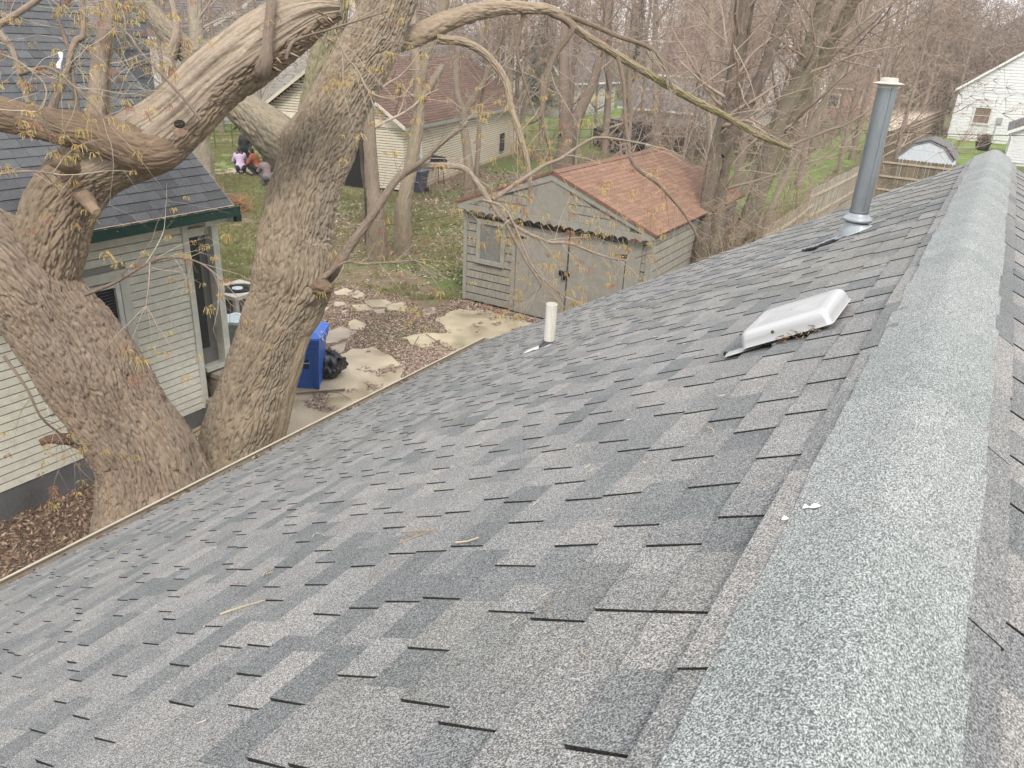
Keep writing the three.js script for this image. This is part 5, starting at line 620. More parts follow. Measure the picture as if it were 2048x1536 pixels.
function person(at0, yaw, pose, col, label) {
  const t = thing('person', label, 'person');
  // crouching (squat, back bent) or standing, facing +z before the turn
  const P = pose === 'crouch' ? { hip: 0.36, hipz: -0.12, ch: 0.76, chz: 0.06, nk: 0.92, nkz: 0.14, hd: 1.04, hdz: 0.19, kn: [0.17, 0.47, 0.3], an: [0.13, 0.1, 0.0], sh: 0.84, shz: 0.09, el: [0.28, 0.58, 0.22], wr: [0.14, 0.42, 0.44] } : { hip: 0.92, hipz: 0, ch: 1.28, chz: 0.01, nk: 1.46, nkz: 0.02, hd: 1.6, hdz: 0.04, kn: [0.1, 0.5, 0.03], an: [0.1, 0.09, 0], sh: 1.39, shz: 0.01, el: [0.26, 1.12, 0.02], wr: [0.22, 0.9, 0.16] };
  const legs = (g) => [-1, 1].flatMap(s => [B([s * 0.09, P.hip, P.hipz], [s * P.kn[0], P.kn[1], P.kn[2]], 0.095 + g, 0.062 + g), B([s * P.kn[0], P.kn[1], P.kn[2]], [s * P.an[0], P.an[1], P.an[2]], 0.06 + g, 0.042 + g)]);
  const arms = g => [-1, 1].flatMap(s => [B([s * 0.18, P.sh, P.shz], [s * P.el[0], P.el[1], P.el[2]], 0.056 + g, 0.044 + g), B([s * P.el[0], P.el[1], P.el[2]], [s * P.wr[0], P.wr[1], P.wr[2]], 0.044 + g, 0.03 + g)]);
  const torso = g => [B([-0.08, P.hip + 0.02, P.hipz], [0.08, P.hip + 0.02, P.hipz], 0.12 + g), B([0, P.hip, P.hipz], [0, P.ch, P.chz], 0.13 + g, 0.145 + g), B([-0.1, P.ch, P.chz], [0.1, P.ch, P.chz], 0.115 + g), B([-0.16, P.sh, P.shz], [0.16, P.sh, P.shz], 0.06 + g)];
  const head = [B([0, P.nk - 0.08, P.nkz - 0.04], [0, P.nk + 0.03, P.nkz], 0.055, 0.052), B([0, P.hd, P.hdz - 0.01], [0, P.hd + 0.035, P.hdz - 0.015], 0.085, 0.088), B([0, P.hd - 0.06, P.hdz + 0.03], [0, P.hd - 0.03, P.hdz + 0.035], 0.055), B([0, P.hd - 0.005, P.hdz + 0.085], [0, P.hd - 0.03, P.hdz + 0.098], 0.01, 0.014), B([-0.088, P.hd, P.hdz], [-0.092, P.hd - 0.03, P.hdz], 0.012), B([0.088, P.hd, P.hdz], [0.092, P.hd - 0.03, P.hdz], 0.012)];
  const feet = [-1, 1].map(s => B([s * P.an[0], 0.045, P.an[2] - 0.05], [s * P.an[0] * 1.1, 0.035, P.an[2] + 0.17], 0.045, 0.035));
  const hands = [-1, 1].flatMap(s => hand([s * P.wr[0], P.wr[1], P.wr[2]], [0, -0.6, 0.8], -s));
  const S = pose === 'crouch' ? 0.68 : 0.94, C = V(0, pose === 'crouch' ? 0.6 : 0.86, 0.06), sk = M(col.skin || [0.3, 0.19, 0.13], { roughness: 0.6 });
  const G = g => { g.rotateY(yaw).translate(at0.x, at0.y, at0.z); return g; };
  part('body', G(field([...legs(0), ...arms(0), ...torso(0), ...head, ...feet, ...hands], 84, S, C, 0.03)), sk, t);
  part('jacket', G(field([...torso(0.03), ...arms(0.02), B([0, P.nk - 0.07, P.nkz - 0.05], [0, P.nk - 0.02, P.nkz - 0.03], 0.075)], 64, S, C, 0.05)), M(col.top, { roughness: 0.8, map: col.map || speck }), t);
  part('trousers', G(field([...legs(0.022), B([-0.08, P.hip, P.hipz - 0.01], [0.08, P.hip, P.hipz - 0.01], 0.155)], 64, S, C, 0.05)), M(col.legs, { roughness: 0.85 }), t);
  part('hair', G(field([B([0, P.hd + 0.03, P.hdz - 0.03], [0, P.hd + 0.05, P.hdz - 0.02], 0.098), B([0, P.hd - 0.02, P.hdz - 0.06], [0, P.nk - 0.01, P.nkz - 0.08], 0.07, col.long ? 0.07 : 0.035)], 48, S, C, 0.04)), M(col.hair || [0.03, 0.02, 0.015], { roughness: 0.7 }), t);
  part('shoes', G(field(feet.map(([a, b, r, s]) => [a, b, r + 0.013, s + 0.013]), 56, S, C, 0.02)), M(col.shoes || [0.03, 0.03, 0.03]), t);
  if (col.hood) part('hood', G(field([B([-0.1, P.nk - 0.03, P.nkz - 0.1], [0.1, P.nk - 0.03, P.nkz - 0.1], 0.07)], 40, S, C, 0.04)), M(col.hood), t);
  for (const s of [-1, 1]) { const e = new THREE.SphereGeometry(0.011, 8, 6); e.translate(s * 0.032, P.hd + 0.005, P.hdz + 0.078); part('eye', G(e), M([0.02, 0.015, 0.012], { roughness: 0.2 }), t); } const mo = new THREE.BoxGeometry(0.045, 0.008, 0.01); mo.translate(0, P.hd - 0.06, P.hdz + 0.083); part('mouth', G(mo), M([0.2, 0.08, 0.07]), t);
  return fin(t);
}
const plaid = tex(64, (i, j) => { const a = ((i >> 3) & 1) + ((j >> 3) & 1); return a === 2 ? [0.85, 0.8, 0.78] : a === 1 ? [0.35, 0.2, 0.2] : [0.08, 0.08, 0.1]; }, 0.3);
person(gr(483, 350), -2.27, 'crouch', { top: [0.62, 0.47, 0.62], legs: [0.03, 0.035, 0.06], hood: [0.02, 0.025, 0.05], shoes: [0.4, 0.38, 0.36] }, 'person crouching on the lawn in a lilac jacket with dark hood, back to us');
person(gr(495, 338), 0.6, 'stand', { top: [0.03, 0.03, 0.035], legs: [0.012, 0.012, 0.016] }, 'person standing in black clothes half hidden behind the tree fork');
person(gr(514, 352), -1.2, 'crouch', { top: [0.3, 0.09, 0.05], legs: [0.02, 0.02, 0.025], hair: [0.02, 0.015, 0.012] }, 'person crouching in rust and black clothes beside the lilac jacket');
person(gr(536, 372), -2.0, 'crouch', { top: [0.42, 0.4, 0.42], legs: [0.09, 0.085, 0.095], map: plaid }, 'person crouching in a pale checked top at the left edge of the trunk');
person(gr(712, 345), 2.6, 'crouch', { top: [0.2, 0.09, 0.06], legs: [0.24, 0.13, 0.085], shoes: [0.6, 0.58, 0.55] }, 'person in brown crouching on the pale path right of the trunk');

// ================================================================ trees
const barkM = VC({ map: barkMap, bumpMap: barkBump, bumpScale: 0.006, roughness: 0.95 });
const twigM = VC({ roughness: 0.9 });
const cr = (a, b, c, d, t) => 0.5 * (2 * b + (c - a) * t + (2 * a - 5 * b + 4 * c - d) * t * t + (3 * b - a - 3 * c + d) * t * t * t);
function spline(pts, step) {                                   // pts: [Vector3, radius]; returns evenly spaced [Vector3, radius]
  const o = [], n = pts.length, g = i => pts[clamp(i, 0, n - 1)];
  for (let i = 0; i < n - 1; i++) { const A = g(i - 1), B2 = g(i), C = g(i + 1), D = g(i + 2), k = Math.max(1, Math.ceil(B2[0].distanceTo(C[0]) / step)); for (let j = 0; j < k; j++) { const t = j / k; o.push([V(cr(A[0].x, B2[0].x, C[0].x, D[0].x, t), cr(A[0].y, B2[0].y, C[0].y, D[0].y, t), cr(A[0].z, B2[0].z, C[0].z, D[0].z, t)), Math.max(0.001, cr(A[1], B2[1], C[1], D[1], t))]); } }
  o.push([pts[n - 1][0].clone(), pts[n - 1][1]]); return o;
}
const fromPx = l => l.map(([x, y, hw, d]) => [at(x, y, d), hw * d / FOCAL]);
// a furrowed limb: real relief, plates parted by cracks that follow the limb
function bark(path, o = {}) {
  const S = spline(path, o.step || 0.016), N = o.n || 200, seed = o.seed || 0, amp = (o.amp ?? 0.026) * 2.1, P = [], Cc = [], U = [], I = [];
  let t = S[1][0].clone().sub(S[0][0]).normalize(), nn = V(0.3, 0.2, 1); nn.addScaledVector(t, -nn.dot(t)).normalize(); let v = 0; const rm = S.reduce((s, e) => s + e[1], 0) / S.length;
  for (let j = 0; j < S.length; j++) {
    const [c, r] = S[j]; if (j) v += c.distanceTo(S[j - 1][0]); const t2 = S[Math.min(j + 1, S.length - 1)][0].clone().sub(S[Math.max(0, j - 1)][0]).normalize(); nn.addScaledVector(t2, -nn.dot(t2)).normalize(); const bb = t2.clone().cross(nn);
    for (let i = 0; i < N; i++) {
      const a = i / N * Math.PI * 2, ca = Math.cos(a), sa = Math.sin(a), d = nn.clone().multiplyScalar(ca).addScaledVector(bb, sa);
      const w = 0.35 * noise(ca * 2.4 + seed, sa * 2.4, v * 3.2) + 0.5 * noise(ca * 0.9 + seed, sa * 0.9, v * 1.1 + 7), q = rm / 0.05, wv = 0.75 * w + 0.16 * noise(ca * rm / 0.1 + seed, sa * rm / 0.1, v / 0.09), x = ca * q + wv + seed * 3.1, y = sa * q + wv, z = v / 0.22 + w * 0.6;
      const n1 = Math.abs(noise(x, y, z)), n2 = Math.abs(noise(x * 1.7 + 31, y * 1.7, z * 1.8)), n3 = cells(x * 0.75, y * 0.75, z * 1.1), plate = sst(0, 0.21, n1) * 0.56 + sst(0, 0.24, n2) * 0.2 + sst(0, 0.17, n3) * 0.24, fine = noise(x * 3.1, y * 3.1, z * 3) * 0.13 + 0.1 * noise(x * 0.7 + 9, y * 0.7, z * 0.6);
      let bare = o.bare ? o.bare(v, d, c, fine) : 0; const p0 = c.clone().addScaledVector(d, r), lump = r * (0.085 * noise(ca * 1.3 + seed, sa * 1.3, v * 1.4) + 0.035 * noise(ca * 3 + seed, sa * 3, v * 3.5));
      let h = (plate - 0.8 + fine) * amp * (1 - bare) + bare * (0.012 * noise(ca * 11, sa * 11, v * 1.8 + w) + 0.03 * noise(ca * 3.4, sa * 3.4, v * 1.6 + w) - 0.012 * sst(0.12, 0, Math.abs(noise(ca * 5 + 3, sa * 5, v * 0.9 + w))));
      for (const b of o.bumps || []) { const k = p0.distanceTo(b[0]); if (k < b[1] * 2.2) h += b[2] * Math.exp(-k * k / (b[1] * b[1] * 0.6)); }
      P.push(c.x + d.x * (r + lump + h), c.y + d.y * (r + lump + h), c.z + d.z * (r + lump + h));
      const f = noise(ca * 1.7 + seed, sa * 1.7, v * 1.3 + 4), g = noise(ca * 9 + seed, sa * 9, v * 6), m = o.moss ? o.moss(v, d, c) * sst(0, 0.35, noise(ca * 5, sa * 5, v * 4) + 0.25) : 0, B0 = o.col || [0.3, 0.245, 0.19];
      let k = [0.95 * B0[0] * (1 + 0.16 * f + 0.2 * g), 0.94 * B0[1] * (1 + 0.14 * f + 0.2 * g), 0.94 * B0[2] * (1 + 0.1 * f + 0.2 * g)]; const s2 = 0.9 + 0.35 * noise(ca * 16, sa * 16, v * 1.8), W = o.wood || [0.52, 0.4, 0.29];
      k = k.map((e, u) => mix(mix(e, [0.2, 0.2, 0.07][u], m * 0.7), W[u] * s2, bare)); Cc.push(...k); U.push(Math.abs(i / N - 0.5) * 2 * Math.PI * rm, v);
    }
  }
  for (let j = 0; j < S.length - 1; j++) for (let i = 0; i < N; i++) { const a = j * N + i, b = j * N + (i + 1) % N; I.push(a, b, b + N, a, b + N, a + N); }
  if (o.cap) { const base = (S.length - 1) * N, c = S[S.length - 1][0], k = P.length / 3; P.push(c.x, c.y, c.z); Cc.push(...(o.capCol || [0.45, 0.33, 0.22])); U.push(0, 0); for (let i = 0; i < N; i++) I.push(base + i, base + (i + 1) % N, k); }
  const g = new THREE.BufferGeometry(); g.setAttribute('position', new THREE.BufferAttribute(new Float32Array(P), 3)); g.setAttribute('uv', new THREE.BufferAttribute(new Float32Array(U), 2)); g.setAttribute('color', new THREE.BufferAttribute(new Float32Array(Cc), 3)); g.setIndex(new THREE.BufferAttribute(new Uint32Array(I), 1)); g.computeVertexNormals(); return g;
}
// a twig that wanders, with side twigs; ends are collected for buds
function grow(mb, q, p, dir, len, r, lvl, o, ends) {
  const n = Math.max(2, Math.round(len / (o.seg || 0.16))), pts = [p.clone()], rad = [r], d = dir.clone().normalize(); const kids = [];
  for (let i = 0; i < n; i++) { d.add(V((q() - 0.5) * o.wob, (q() - 0.5) * o.wob + (o.up || 0), (q() - 0.5) * o.wob)).normalize(); p = p.clone().addScaledVector(d, len / n); pts.push(p); rad.push(r * (1 - 0.72 * (i + 1) / n)); if (lvl > 0 && i > 0) kids.push([p, d.clone(), rad[rad.length - 1], 1 - i / n]); }
  if (r > (o.min || 0)) mb.tube(pts, rad, r > 0.02 ? 6 : r > 0.008 ? 4 : 3);
  if (ends) ends.push([p, d.clone(), lvl]);
  if (lvl > 0) { const c = Math.round(o.kids * (0.6 + q() * 0.8)); for (let i = 0; i < c; i++) { const k = kids[Math.floor(q() * kids.length)] || [p, d, r * 0.4, 0.5]; const s = V(q() - 0.5, q() - 0.5, q() - 0.5).normalize(), e = k[1].clone().multiplyScalar(o.fwd ?? 0.7).add(s).normalize(); grow(mb, q, k[0], e, len * (0.3 + 0.4 * q()), Math.max(o.rmin || 0.002, k[2] * 0.62), lvl - 1, o, ends); } }
}
// ---- the big maple in front of the green house
{
  const t = thing('maple_tree', 'massive old two-trunked maple with furrowed bark between the roof and the green house', 'tree');
  const P = l => fromPx(l), bLT = at(255, 640, 8.35), burr = at(612, 592, 9.72), burr2 = at(655, 572, 9.75);
  const base = (v, d) => 0, up = V(-0.1, 0.75, 0.6).normalize();
  const LT = P([[345, 1120, 190, 9.9], [332, 1060, 152, 9.7], [314, 985, 122, 9.5], [286, 902, 102, 9.3], [226, 810, 98, 9.1], [170, 725, 102, 8.9], [108, 640, 96, 8.7], [48, 560, 92, 8.5], [-20, 500, 88, 8.35], [-110, 455, 82, 8.2], [-240, 425, 70, 8.1]]);
  part('trunk', bark(LT.map(([p, w]) => [p, w * 0.93]), { n: 420, seed: 1, step: 0.0135, col: [0.3, 0.24, 0.185], bumps: [[at(160, 880, 8.9), 0.1, 0.08], [at(105, 690, 8.4), 0.16, 0.06], [at(240, 930, 8.9), 0.2, -0.05], [at(385, 880, 9.2), 0.12, 0.08]] }), barkM, t, 'thick left trunk with rough furrowed bark');
  const RT = P([[520, 1060, 160, 10.7], [498, 975, 112, 10.6], [486, 900, 84, 10.45], [503, 820, 75, 10.3], [527, 730, 71, 10.2], [553, 650, 70, 10.1], [576, 595, 74, 10.05], [588, 545, 80, 10.0], [592, 480, 74, 9.95], [602, 420, 67, 9.9], [618, 355, 66, 9.9], [640, 295, 68, 9.9], [676, 210, 60, 9.9], [712, 143, 56, 9.9], [746, 80, 54, 9.9], [780, 0, 50, 9.9], [815, -110, 44, 9.9], [860, -260, 36, 9.9]]);
  const rv = [1.9, 3.6];
  part('trunk', bark(RT, { n: 340, seed: 5, step: 0.0145, col: [0.32, 0.265, 0.2], moss: (v, d) => 0.07, bare: (v, d, c, f) => sst(0.66, 0.82, d.dot(RIGHT) + f * 0.6 + 0.1 * d.dot(FWD)) * sst(1.2, 1.5, v) * (1 - sst(3.15, 3.4, v)) * 0.85, wood: [0.42, 0.33, 0.24], bumps: [[burr, 0.11, 0.11], [burr2, 0.1, 0.1], [at(560, 258, 9.6), 0.2, 0.08], [at(560, 430, 9.6), 0.16, 0.05]] }), barkM, t, 'right trunk leaning to the right with a barkless strip');
  part('trunk', bark(P([[618, 330, 42, 10.25], [634, 235, 36, 10.3], [650, 120, 32, 10.35], [664, 20, 30, 10.4], [676, -120, 26, 10.4]]), { n: 120, seed: 9, step: 0.022, col: [0.27, 0.25, 0.17], moss: () => 0.3 }), barkM, t);
  part('limb', bark(P([[600, 320, 50, 10.0], [560, 280, 46, 10.05], [500, 228, 37, 10.1], [450, 180, 33, 10.2], [390, 118, 24, 10.3], [330, 58, 19, 10.4], [275, -5, 17, 10.5], [190, -90, 20, 10.6]]), { n: 130, seed: 11, step: 0.02, amp: 0.016, col: [0.3, 0.265, 0.2] }), barkM, t);
  const bareA = (v, d, c, f) => sst(1.75, 2.3, v + 0.9 * f + 0.5 * noise(c.x * 3 + d.x, c.y * 3 + d.y, c.z * 3 + d.z)) * sst(-0.2, 0.12, d.dot(up) + f * 1.4 - 0.1 + 0.7 * noise(c.x * 2.2 + d.x * 1.6, c.y * 2.2 + d.y * 1.6, d.z * 1.6));
  const PA = l => P(l.map(([a, b, c, d]) => [a, b, c * 0.94, d])), LA = PA([[112, 650, 46, 8.75], [92, 570, 60, 8.6], [100, 490, 68, 8.45], [122, 412, 68, 8.35], [165, 355, 66, 8.3], [225, 318, 64, 8.25], [300, 278, 72, 8.2], [368, 226, 64, 8.15], [425, 165, 61, 8.1], [485, 118, 64, 8.05], [535, 82, 62, 8.0], [588, 48, 54, 8.0], [640, 24, 36, 8.0], [682, 18, 18, 8.0]]);
  part('limb', bark(LA, { n: 250, seed: 14, step: 0.015, amp: 0.022, col: [0.29, 0.23, 0.165], bare: bareA, wood: [0.42, 0.345, 0.27], cap: true, bumps: [[at(400, 262, 7.7), 0.13, 0.08], [at(285, 330, 7.85), 0.14, 0.05], [at(525, 165, 7.9), 0.1, 0.07], [at(360, 250, 7.75), 0.05, -0.11], [at(440, 130, 7.7), 0.05, -0.05]] }), barkM, t, 'big leaning limb with pale barkless dead wood on top');
  part('limb', bark(P([[350, 285, 22, 8.35], [322, 298, 42, 8.12], [280, 300, 44, 7.98], [235, 285, 42, 7.88], [180, 268, 38, 7.82], [115, 254, 35, 7.75], [50, 240, 33, 7.7], [-10, 226, 35, 7.6], [-110, 205, 32, 7.5]]), { n: 150, seed: 17, step: 0.016, amp: 0.01, col: [0.225, 0.165, 0.115] }), barkM, t, 'darker smooth limb reaching out to the left');
  part('limb', bark(P([[302, 200, 10, 8.35], [350, 165, 15, 8.35], [400, 118, 18, 8.3], [450, 75, 13, 8.25], [505, 35, 6, 8.2]]), { n: 60, seed: 19, step: 0.02, amp: 0.02, col: [0.27, 0.23, 0.17] }), barkM, t);
  // cut stubs, hollow with a lip, hanging shreds
  part('stub', bark(P([[150, 335, 18, 8.0], [125, 326, 16, 7.8], [103, 317, 13, 7.72]]), { n: 40, seed: 21, amp: 0.008, col: [0.27, 0.2, 0.14], cap: true, capCol: [0.06, 0.045, 0.03] }), barkM, t); part('stub', bark(P([[170, 395, 16, 8.1], [185, 415, 12, 7.95], [194, 427, 9, 7.9]]), { n: 32, seed: 22, amp: 0.006, col: [0.32, 0.24, 0.17], cap: true, capCol: [0.6, 0.48, 0.3] }), barkM, t);
  part('stub', bark(P([[160, 880, 14, 9.0], [130, 878, 12, 8.8], [100, 879, 9, 8.7], [80, 886, 7, 8.65]]), { n: 32, seed: 23, amp: 0.008, col: [0.17, 0.105, 0.08], cap: true, capCol: [0.35, 0.2, 0.13] }), barkM, t, 'short dark broken branch stub'); part('stub', bark(P([[625, 572, 22, 9.75], [648, 574, 15, 9.65], [663, 581, 6, 9.6]]), { n: 36, seed: 24, amp: 0.02, col: [0.22, 0.16, 0.11], cap: true }), barkM, t);
  const lip = new MB(); { const a = (x, y, d) => at(x, y, d), L = []; for (let i = 0; i <= 8; i++) { const x = 345 + i * 3.7; L.push([a(x, 258 + 2 * Math.sin(i * 1.1), 7.7), a(x + 1, 266 + 7 * Math.sin(i / 8 * 3.14), 7.66)]); } for (let i = 0; i < 8; i++) lip.quad(L[i][1], L[i + 1][1], L[i + 1][0], L[i][0]); } part('bark_flap', lip.geo(), M([0.19, 0.12, 0.085], { map: grain }), t, 'reddish peeling flap below the hollow'); part('hollow', (() => { const g = new THREE.SphereGeometry(0.055, 20, 14); const c = at(359, 248, 7.775); g.scale(1.05, 0.8, 0.35).applyQuaternion(camera.quaternion).translate(c.x, c.y, c.z); return g; })(), M([0.012, 0.01, 0.008]), t);
  const sp = new MB(), sq = rng(71); for (let i = 0; i < 34; i++) { const e = i < 18, o = e ? at(mix(585, 672, sq()), mix(20, 84, sq()), 7.75 + sq() * 0.25) : at(mix(520, 612, sq()), 0, 7.75); if (!e) { const k = toPx(o); o.copy(at(k[0], mix(95, 170, (612 - k[0]) / 92) - sq() * 30, 7.72 + sq() * 0.12)); } const d = V(0.75 + sq() * 0.3, (sq() - 0.75) * 0.8, (sq() - 0.5) * 0.7).multiplyScalar(0.05 + sq() * 0.13); sp.color([[0.42, 0.3, 0.2], [0.22, 0.13, 0.09], [0.5, 0.4, 0.29], [0.14, 0.09, 0.065]][i % 4]); sp.tube([o.clone().addScaledVector(d, -0.5), o, o.clone().add(d)], [0.006 + sq() * 0.008, 0.007 + sq() * 0.007, 0.0008], 4); } part('splinters', sp.geo(), VC({ map: grain }), t, 'torn splinters at the broken end').userData.kind = 'stuff';
  // named branches: [px, py, half width in px, depth]
  const br = [
    [[184, 280, 14, 7.9], [188, 250, 24, 7.85], [194, 190, 22, 7.85], [200, 110, 19, 7.85], [216, 40, 18, 7.85], [230, -40, 17, 7.85]], [[520, 150, 14, 7.85], [526, 140, 21, 7.75], [531, 122, 18, 7.67], [534, 90, 13.5, 7.62], [541, 20, 13, 7.6], [547, -60, 12, 7.6]],
    [[214, 268, 6.5, 8.0], [218, 170, 5.8, 8.0], [224, 60, 5.2, 8.0], [232, -30, 4.5, 8.0]], [[98, 240, 12, 7.72], [112, 195, 10, 7.7], [128, 160, 9, 7.7], [143, 105, 8, 7.7], [152, 82, 9, 7.7], [166, 72, 8, 7.7], [167, 40, 7, 7.7], [164, -30, 6, 7.7]],
    [[158, 232, 7, 7.75], [147, 160, 5.5, 7.75], [138, 100, 5.5, 7.75], [118, 40, 5, 7.75], [120, 22, 4.5, 7.75], [150, -10, 4, 7.75]], [[58, 206, 8, 7.7], [40, 150, 7.5, 7.65], [26, 105, 7, 7.6], [10, 80, 6.5, 7.6], [-14, 40, 6, 7.6]], [[-20, 62, 9, 7.4], [20, 36, 8.5, 7.4], [60, 10, 8, 7.4], [100, -20, 7, 7.4]],
    [[402, 240, 4.5, 7.75], [370, 200, 4, 7.7], [320, 145, 3.6, 7.65], [285, 108, 3.4, 7.6], [250, 62, 3, 7.6], [225, 45, 2.5, 7.6]], [[340, 115, 18, 10.2], [352, 70, 10, 10.1], [348, 20, 7, 10.1], [330, -40, 6, 10.1]], [[-10, 350, 3.2, 7.5], [60, 342, 3, 7.5], [120, 350, 2.4, 7.6]],
    [[40, 150, 5, 7.6], [95, 135, 4.2, 7.5], [150, 175, 3, 7.4], [215, 245, 2, 7.35]], [[0, 108, 3, 7.4], [40, 125, 2.8, 7.4], [90, 170, 2.4, 7.35], [85, 215, 2, 7.3], [60, 228, 1.6, 7.3]],
    [[654, 560, 13, 9.9], [672, 538, 14, 9.72], [700, 492, 12.5, 9.6], [740, 438, 11, 9.45], [785, 370, 10, 9.3], [806, 345, 10, 9.25]], [[803, 350, 9, 9.25], [850, 318, 6.5, 9.2], [885, 285, 6, 9.15], [932, 250, 4.6, 9.1]], [[800, 352, 10, 9.25], [840, 333, 8.5, 9.3], [905, 332, 8, 9.4], [935, 342, 7.5, 9.45], [958, 372, 7, 9.5], [985, 410, 6, 9.55], [1010, 440, 5.2, 9.6], [1090, 482, 4.5, 9.7], [1140, 487, 4, 9.7], [1200, 510, 3.2, 9.8], [1250, 520, 2.2, 9.8], [1300, 505, 1.6, 9.8]],
    [[640, 560, 10, 9.7], [690, 525, 3.5, 9.5], [730, 528, 3, 9.4], [790, 524, 2.4, 9.3], [845, 520, 1.6, 9.3]],
    [[1005, 432, 5, 9.6], [1035, 490, 4, 9.55], [1050, 520, 3, 9.5], [1080, 570, 2.4, 9.5], [1060, 590, 1.8, 9.5]], [[965, 400, 4, 9.5], [1015, 425, 3, 9.55], [1070, 540, 2.2, 9.6], [1140, 600, 1.6, 9.6]],
    [[985, 400, 6, 9.8], [1040, 362, 6, 9.9], [1090, 330, 5, 10], [1120, 318, 4.5, 10], [1170, 285, 4.2, 10.1], [1205, 275, 3.6, 10.1], [1300, 290, 2.6, 10.2]],
    [[170, 590, 5, 8.3], [230, 565, 4.4, 8.1], [290, 530, 3.8, 7.95], [330, 515, 3.2, 7.9], [385, 520, 2.6, 7.85], [425, 545, 2.2, 7.8], [440, 590, 1.6, 7.8]], [[300, 525, 2.6, 7.9], [298, 565, 2, 7.85], [290, 630, 1.4, 7.85]], [[8, 712, 4, 7.6], [55, 780, 3.6, 7.8], [85, 838, 3, 8.0], [140, 880, 2.6, 8.5], [185, 905, 2.4, 8.9]],
    [[572, 118, 5, 7.72], [582, 88, 4.8, 7.7], [605, 75, 3.6, 7.8], [668, 56, 3, 7.7], [720, 40, 2.2, 7.7], [780, 20, 1.8, 7.7]], [[668, 58, 3, 7.8], [690, 110, 2.6, 7.8], [715, 140, 2.6, 7.8], [740, 185, 2.6, 7.75], [790, 200, 1.8, 7.7]],
  ];
  const arch = [
    [[700, 120, 24, 10.1], [760, 92, 26, 10.2], [830, 72, 28, 10.3], [900, 40, 25, 10.4], [980, 18, 20, 10.5], [1050, 16, 15, 10.7], [1110, 24, 12, 10.9], [1170, 70, 10, 11.1], [1230, 108, 9.5, 11.3], [1300, 150, 9.5, 11.5], [1380, 196, 9.5, 11.8], [1450, 232, 8.5, 12], [1520, 272, 7, 12.2], [1582, 297, 4.5, 12.4]],
    [[875, 78, 12, 10.3], [930, 85, 10.5, 10.3], [975, 112, 10, 10.3], [1010, 160, 9.5, 10.3], [1022, 215, 9, 10.3], [1040, 270, 8, 10.3], [1056, 330, 6, 10.3], [1062, 395, 5, 10.3]], [[1100, 26, 8, 10.9], [1145, 55, 7, 10.9], [1110, 110, 7.5, 11], [1092, 160, 7, 11], [1080, 230, 6, 11], [1050, 248, 4, 11]], [[1085, 150, 6, 11], [1085, 240, 5, 11], [1100, 300, 3.5, 11], [1102, 345, 2.5, 11]],
    [[1110, 24, 8, 10.9], [1160, 40, 7, 11], [1230, 70, 6, 11.2], [1310, 105, 5, 11.4], [1350, 190, 3, 11.5]], [[1235, 112, 6, 11.3], [1248, 170, 5, 11.3], [1250, 230, 4.5, 11.3], [1256, 280, 5, 11.3], [1268, 330, 4.5, 11.3], [1320, 372, 4, 11.4], [1370, 430, 3.2, 11.5], [1400, 485, 2, 11.5]], [[1050, 20, 6, 10.7], [1040, 60, 5, 10.8], [1035, 110, 4, 10.8], [1062, 205, 2.4, 10.8]],
  ];
  const thin = l => l.map(([a, b, c, d]) => [a, b, c * 0.76, d]), add = (l, o) => part('branch', bark(fromPx(thin(l)), o), barkM, t); const allB = [];
  br.forEach((l, i) => { allB.push([l, 1]); add(l, { n: l[0][2] > 9 ? 48 : 12, seed: 30 + i, step: l[0][2] > 9 ? 0.02 : 0.06, amp: l[0][2] > 9 ? 0.005 : 0.0015, col: [[0.31, 0.25, 0.2], [0.24, 0.19, 0.15], [0.35, 0.29, 0.23]][i % 3] }); });
  arch.forEach((l, i) => { allB.push([l, 0.6]); add(l, { n: i < 2 ? 60 : 16, seed: 70 + i, step: i < 2 ? 0.025 : 0.06, amp: i < 2 ? 0.012 : 0.004, col: i > 1 ? [0.22, 0.17, 0.13] : [0.36, 0.29, 0.215], moss: i === 0 ? (v) => sst(3.4, 5, v) * 1.1 : () => 0.1 }); });
  const q = rng(101), tw = new MB(), ends = [];
  for (const [l, k] of allB) { const S = spline(fromPx(l), 0.12), r0 = S[0][1], n = Math.round(S.length * (r0 > 0.07 ? 0.35 : 0.8) * k); for (let i = 0; i < n; i++) { const f = 0.2 + 0.8 * Math.pow(q(), 0.7), j = Math.min(S.length - 2, Math.floor(f * S.length)), dir = S[j + 1][0].clone().sub(S[j][0]).normalize(); tw.color([[0.34, 0.28, 0.22], [0.24, 0.18, 0.15], [0.42, 0.36, 0.28], [0.3, 0.28, 0.16]][Math.floor(q() * 4)]); grow(tw, q, S[j][0], dir.multiplyScalar(0.8).add(V(q() - 0.5, q() - 0.62, q() - 0.5).multiplyScalar(1.6)), 0.25 + q() * 0.75, 0.0035 + q() * 0.003, q() < 0.75 ? 1 : 2, { wob: 0.4, kids: 2.6, up: -0.03, seg: 0.1, rmin: 0.0016 }, ends); } const e = S[S.length - 1]; ends.push([e[0], V(0, -1, 0), 0]); }
  // extra sprays in front of the shed and at the upper left
  for (let i = 0; i < 46; i++) { const p = at(mix(920, 1330, q()), mix(330, 520, q()), 9.4 + q() * 0.6); tw.color([0.33, 0.26, 0.18]); grow(tw, q, p, V(q() - 0.35, -0.6 * q() - 0.1, q() - 0.5), 0.35 + q() * 0.5, 0.004, 2, { wob: 0.4, kids: 2.4, up: -0.04, seg: 0.1, rmin: 0.0016 }, ends); }
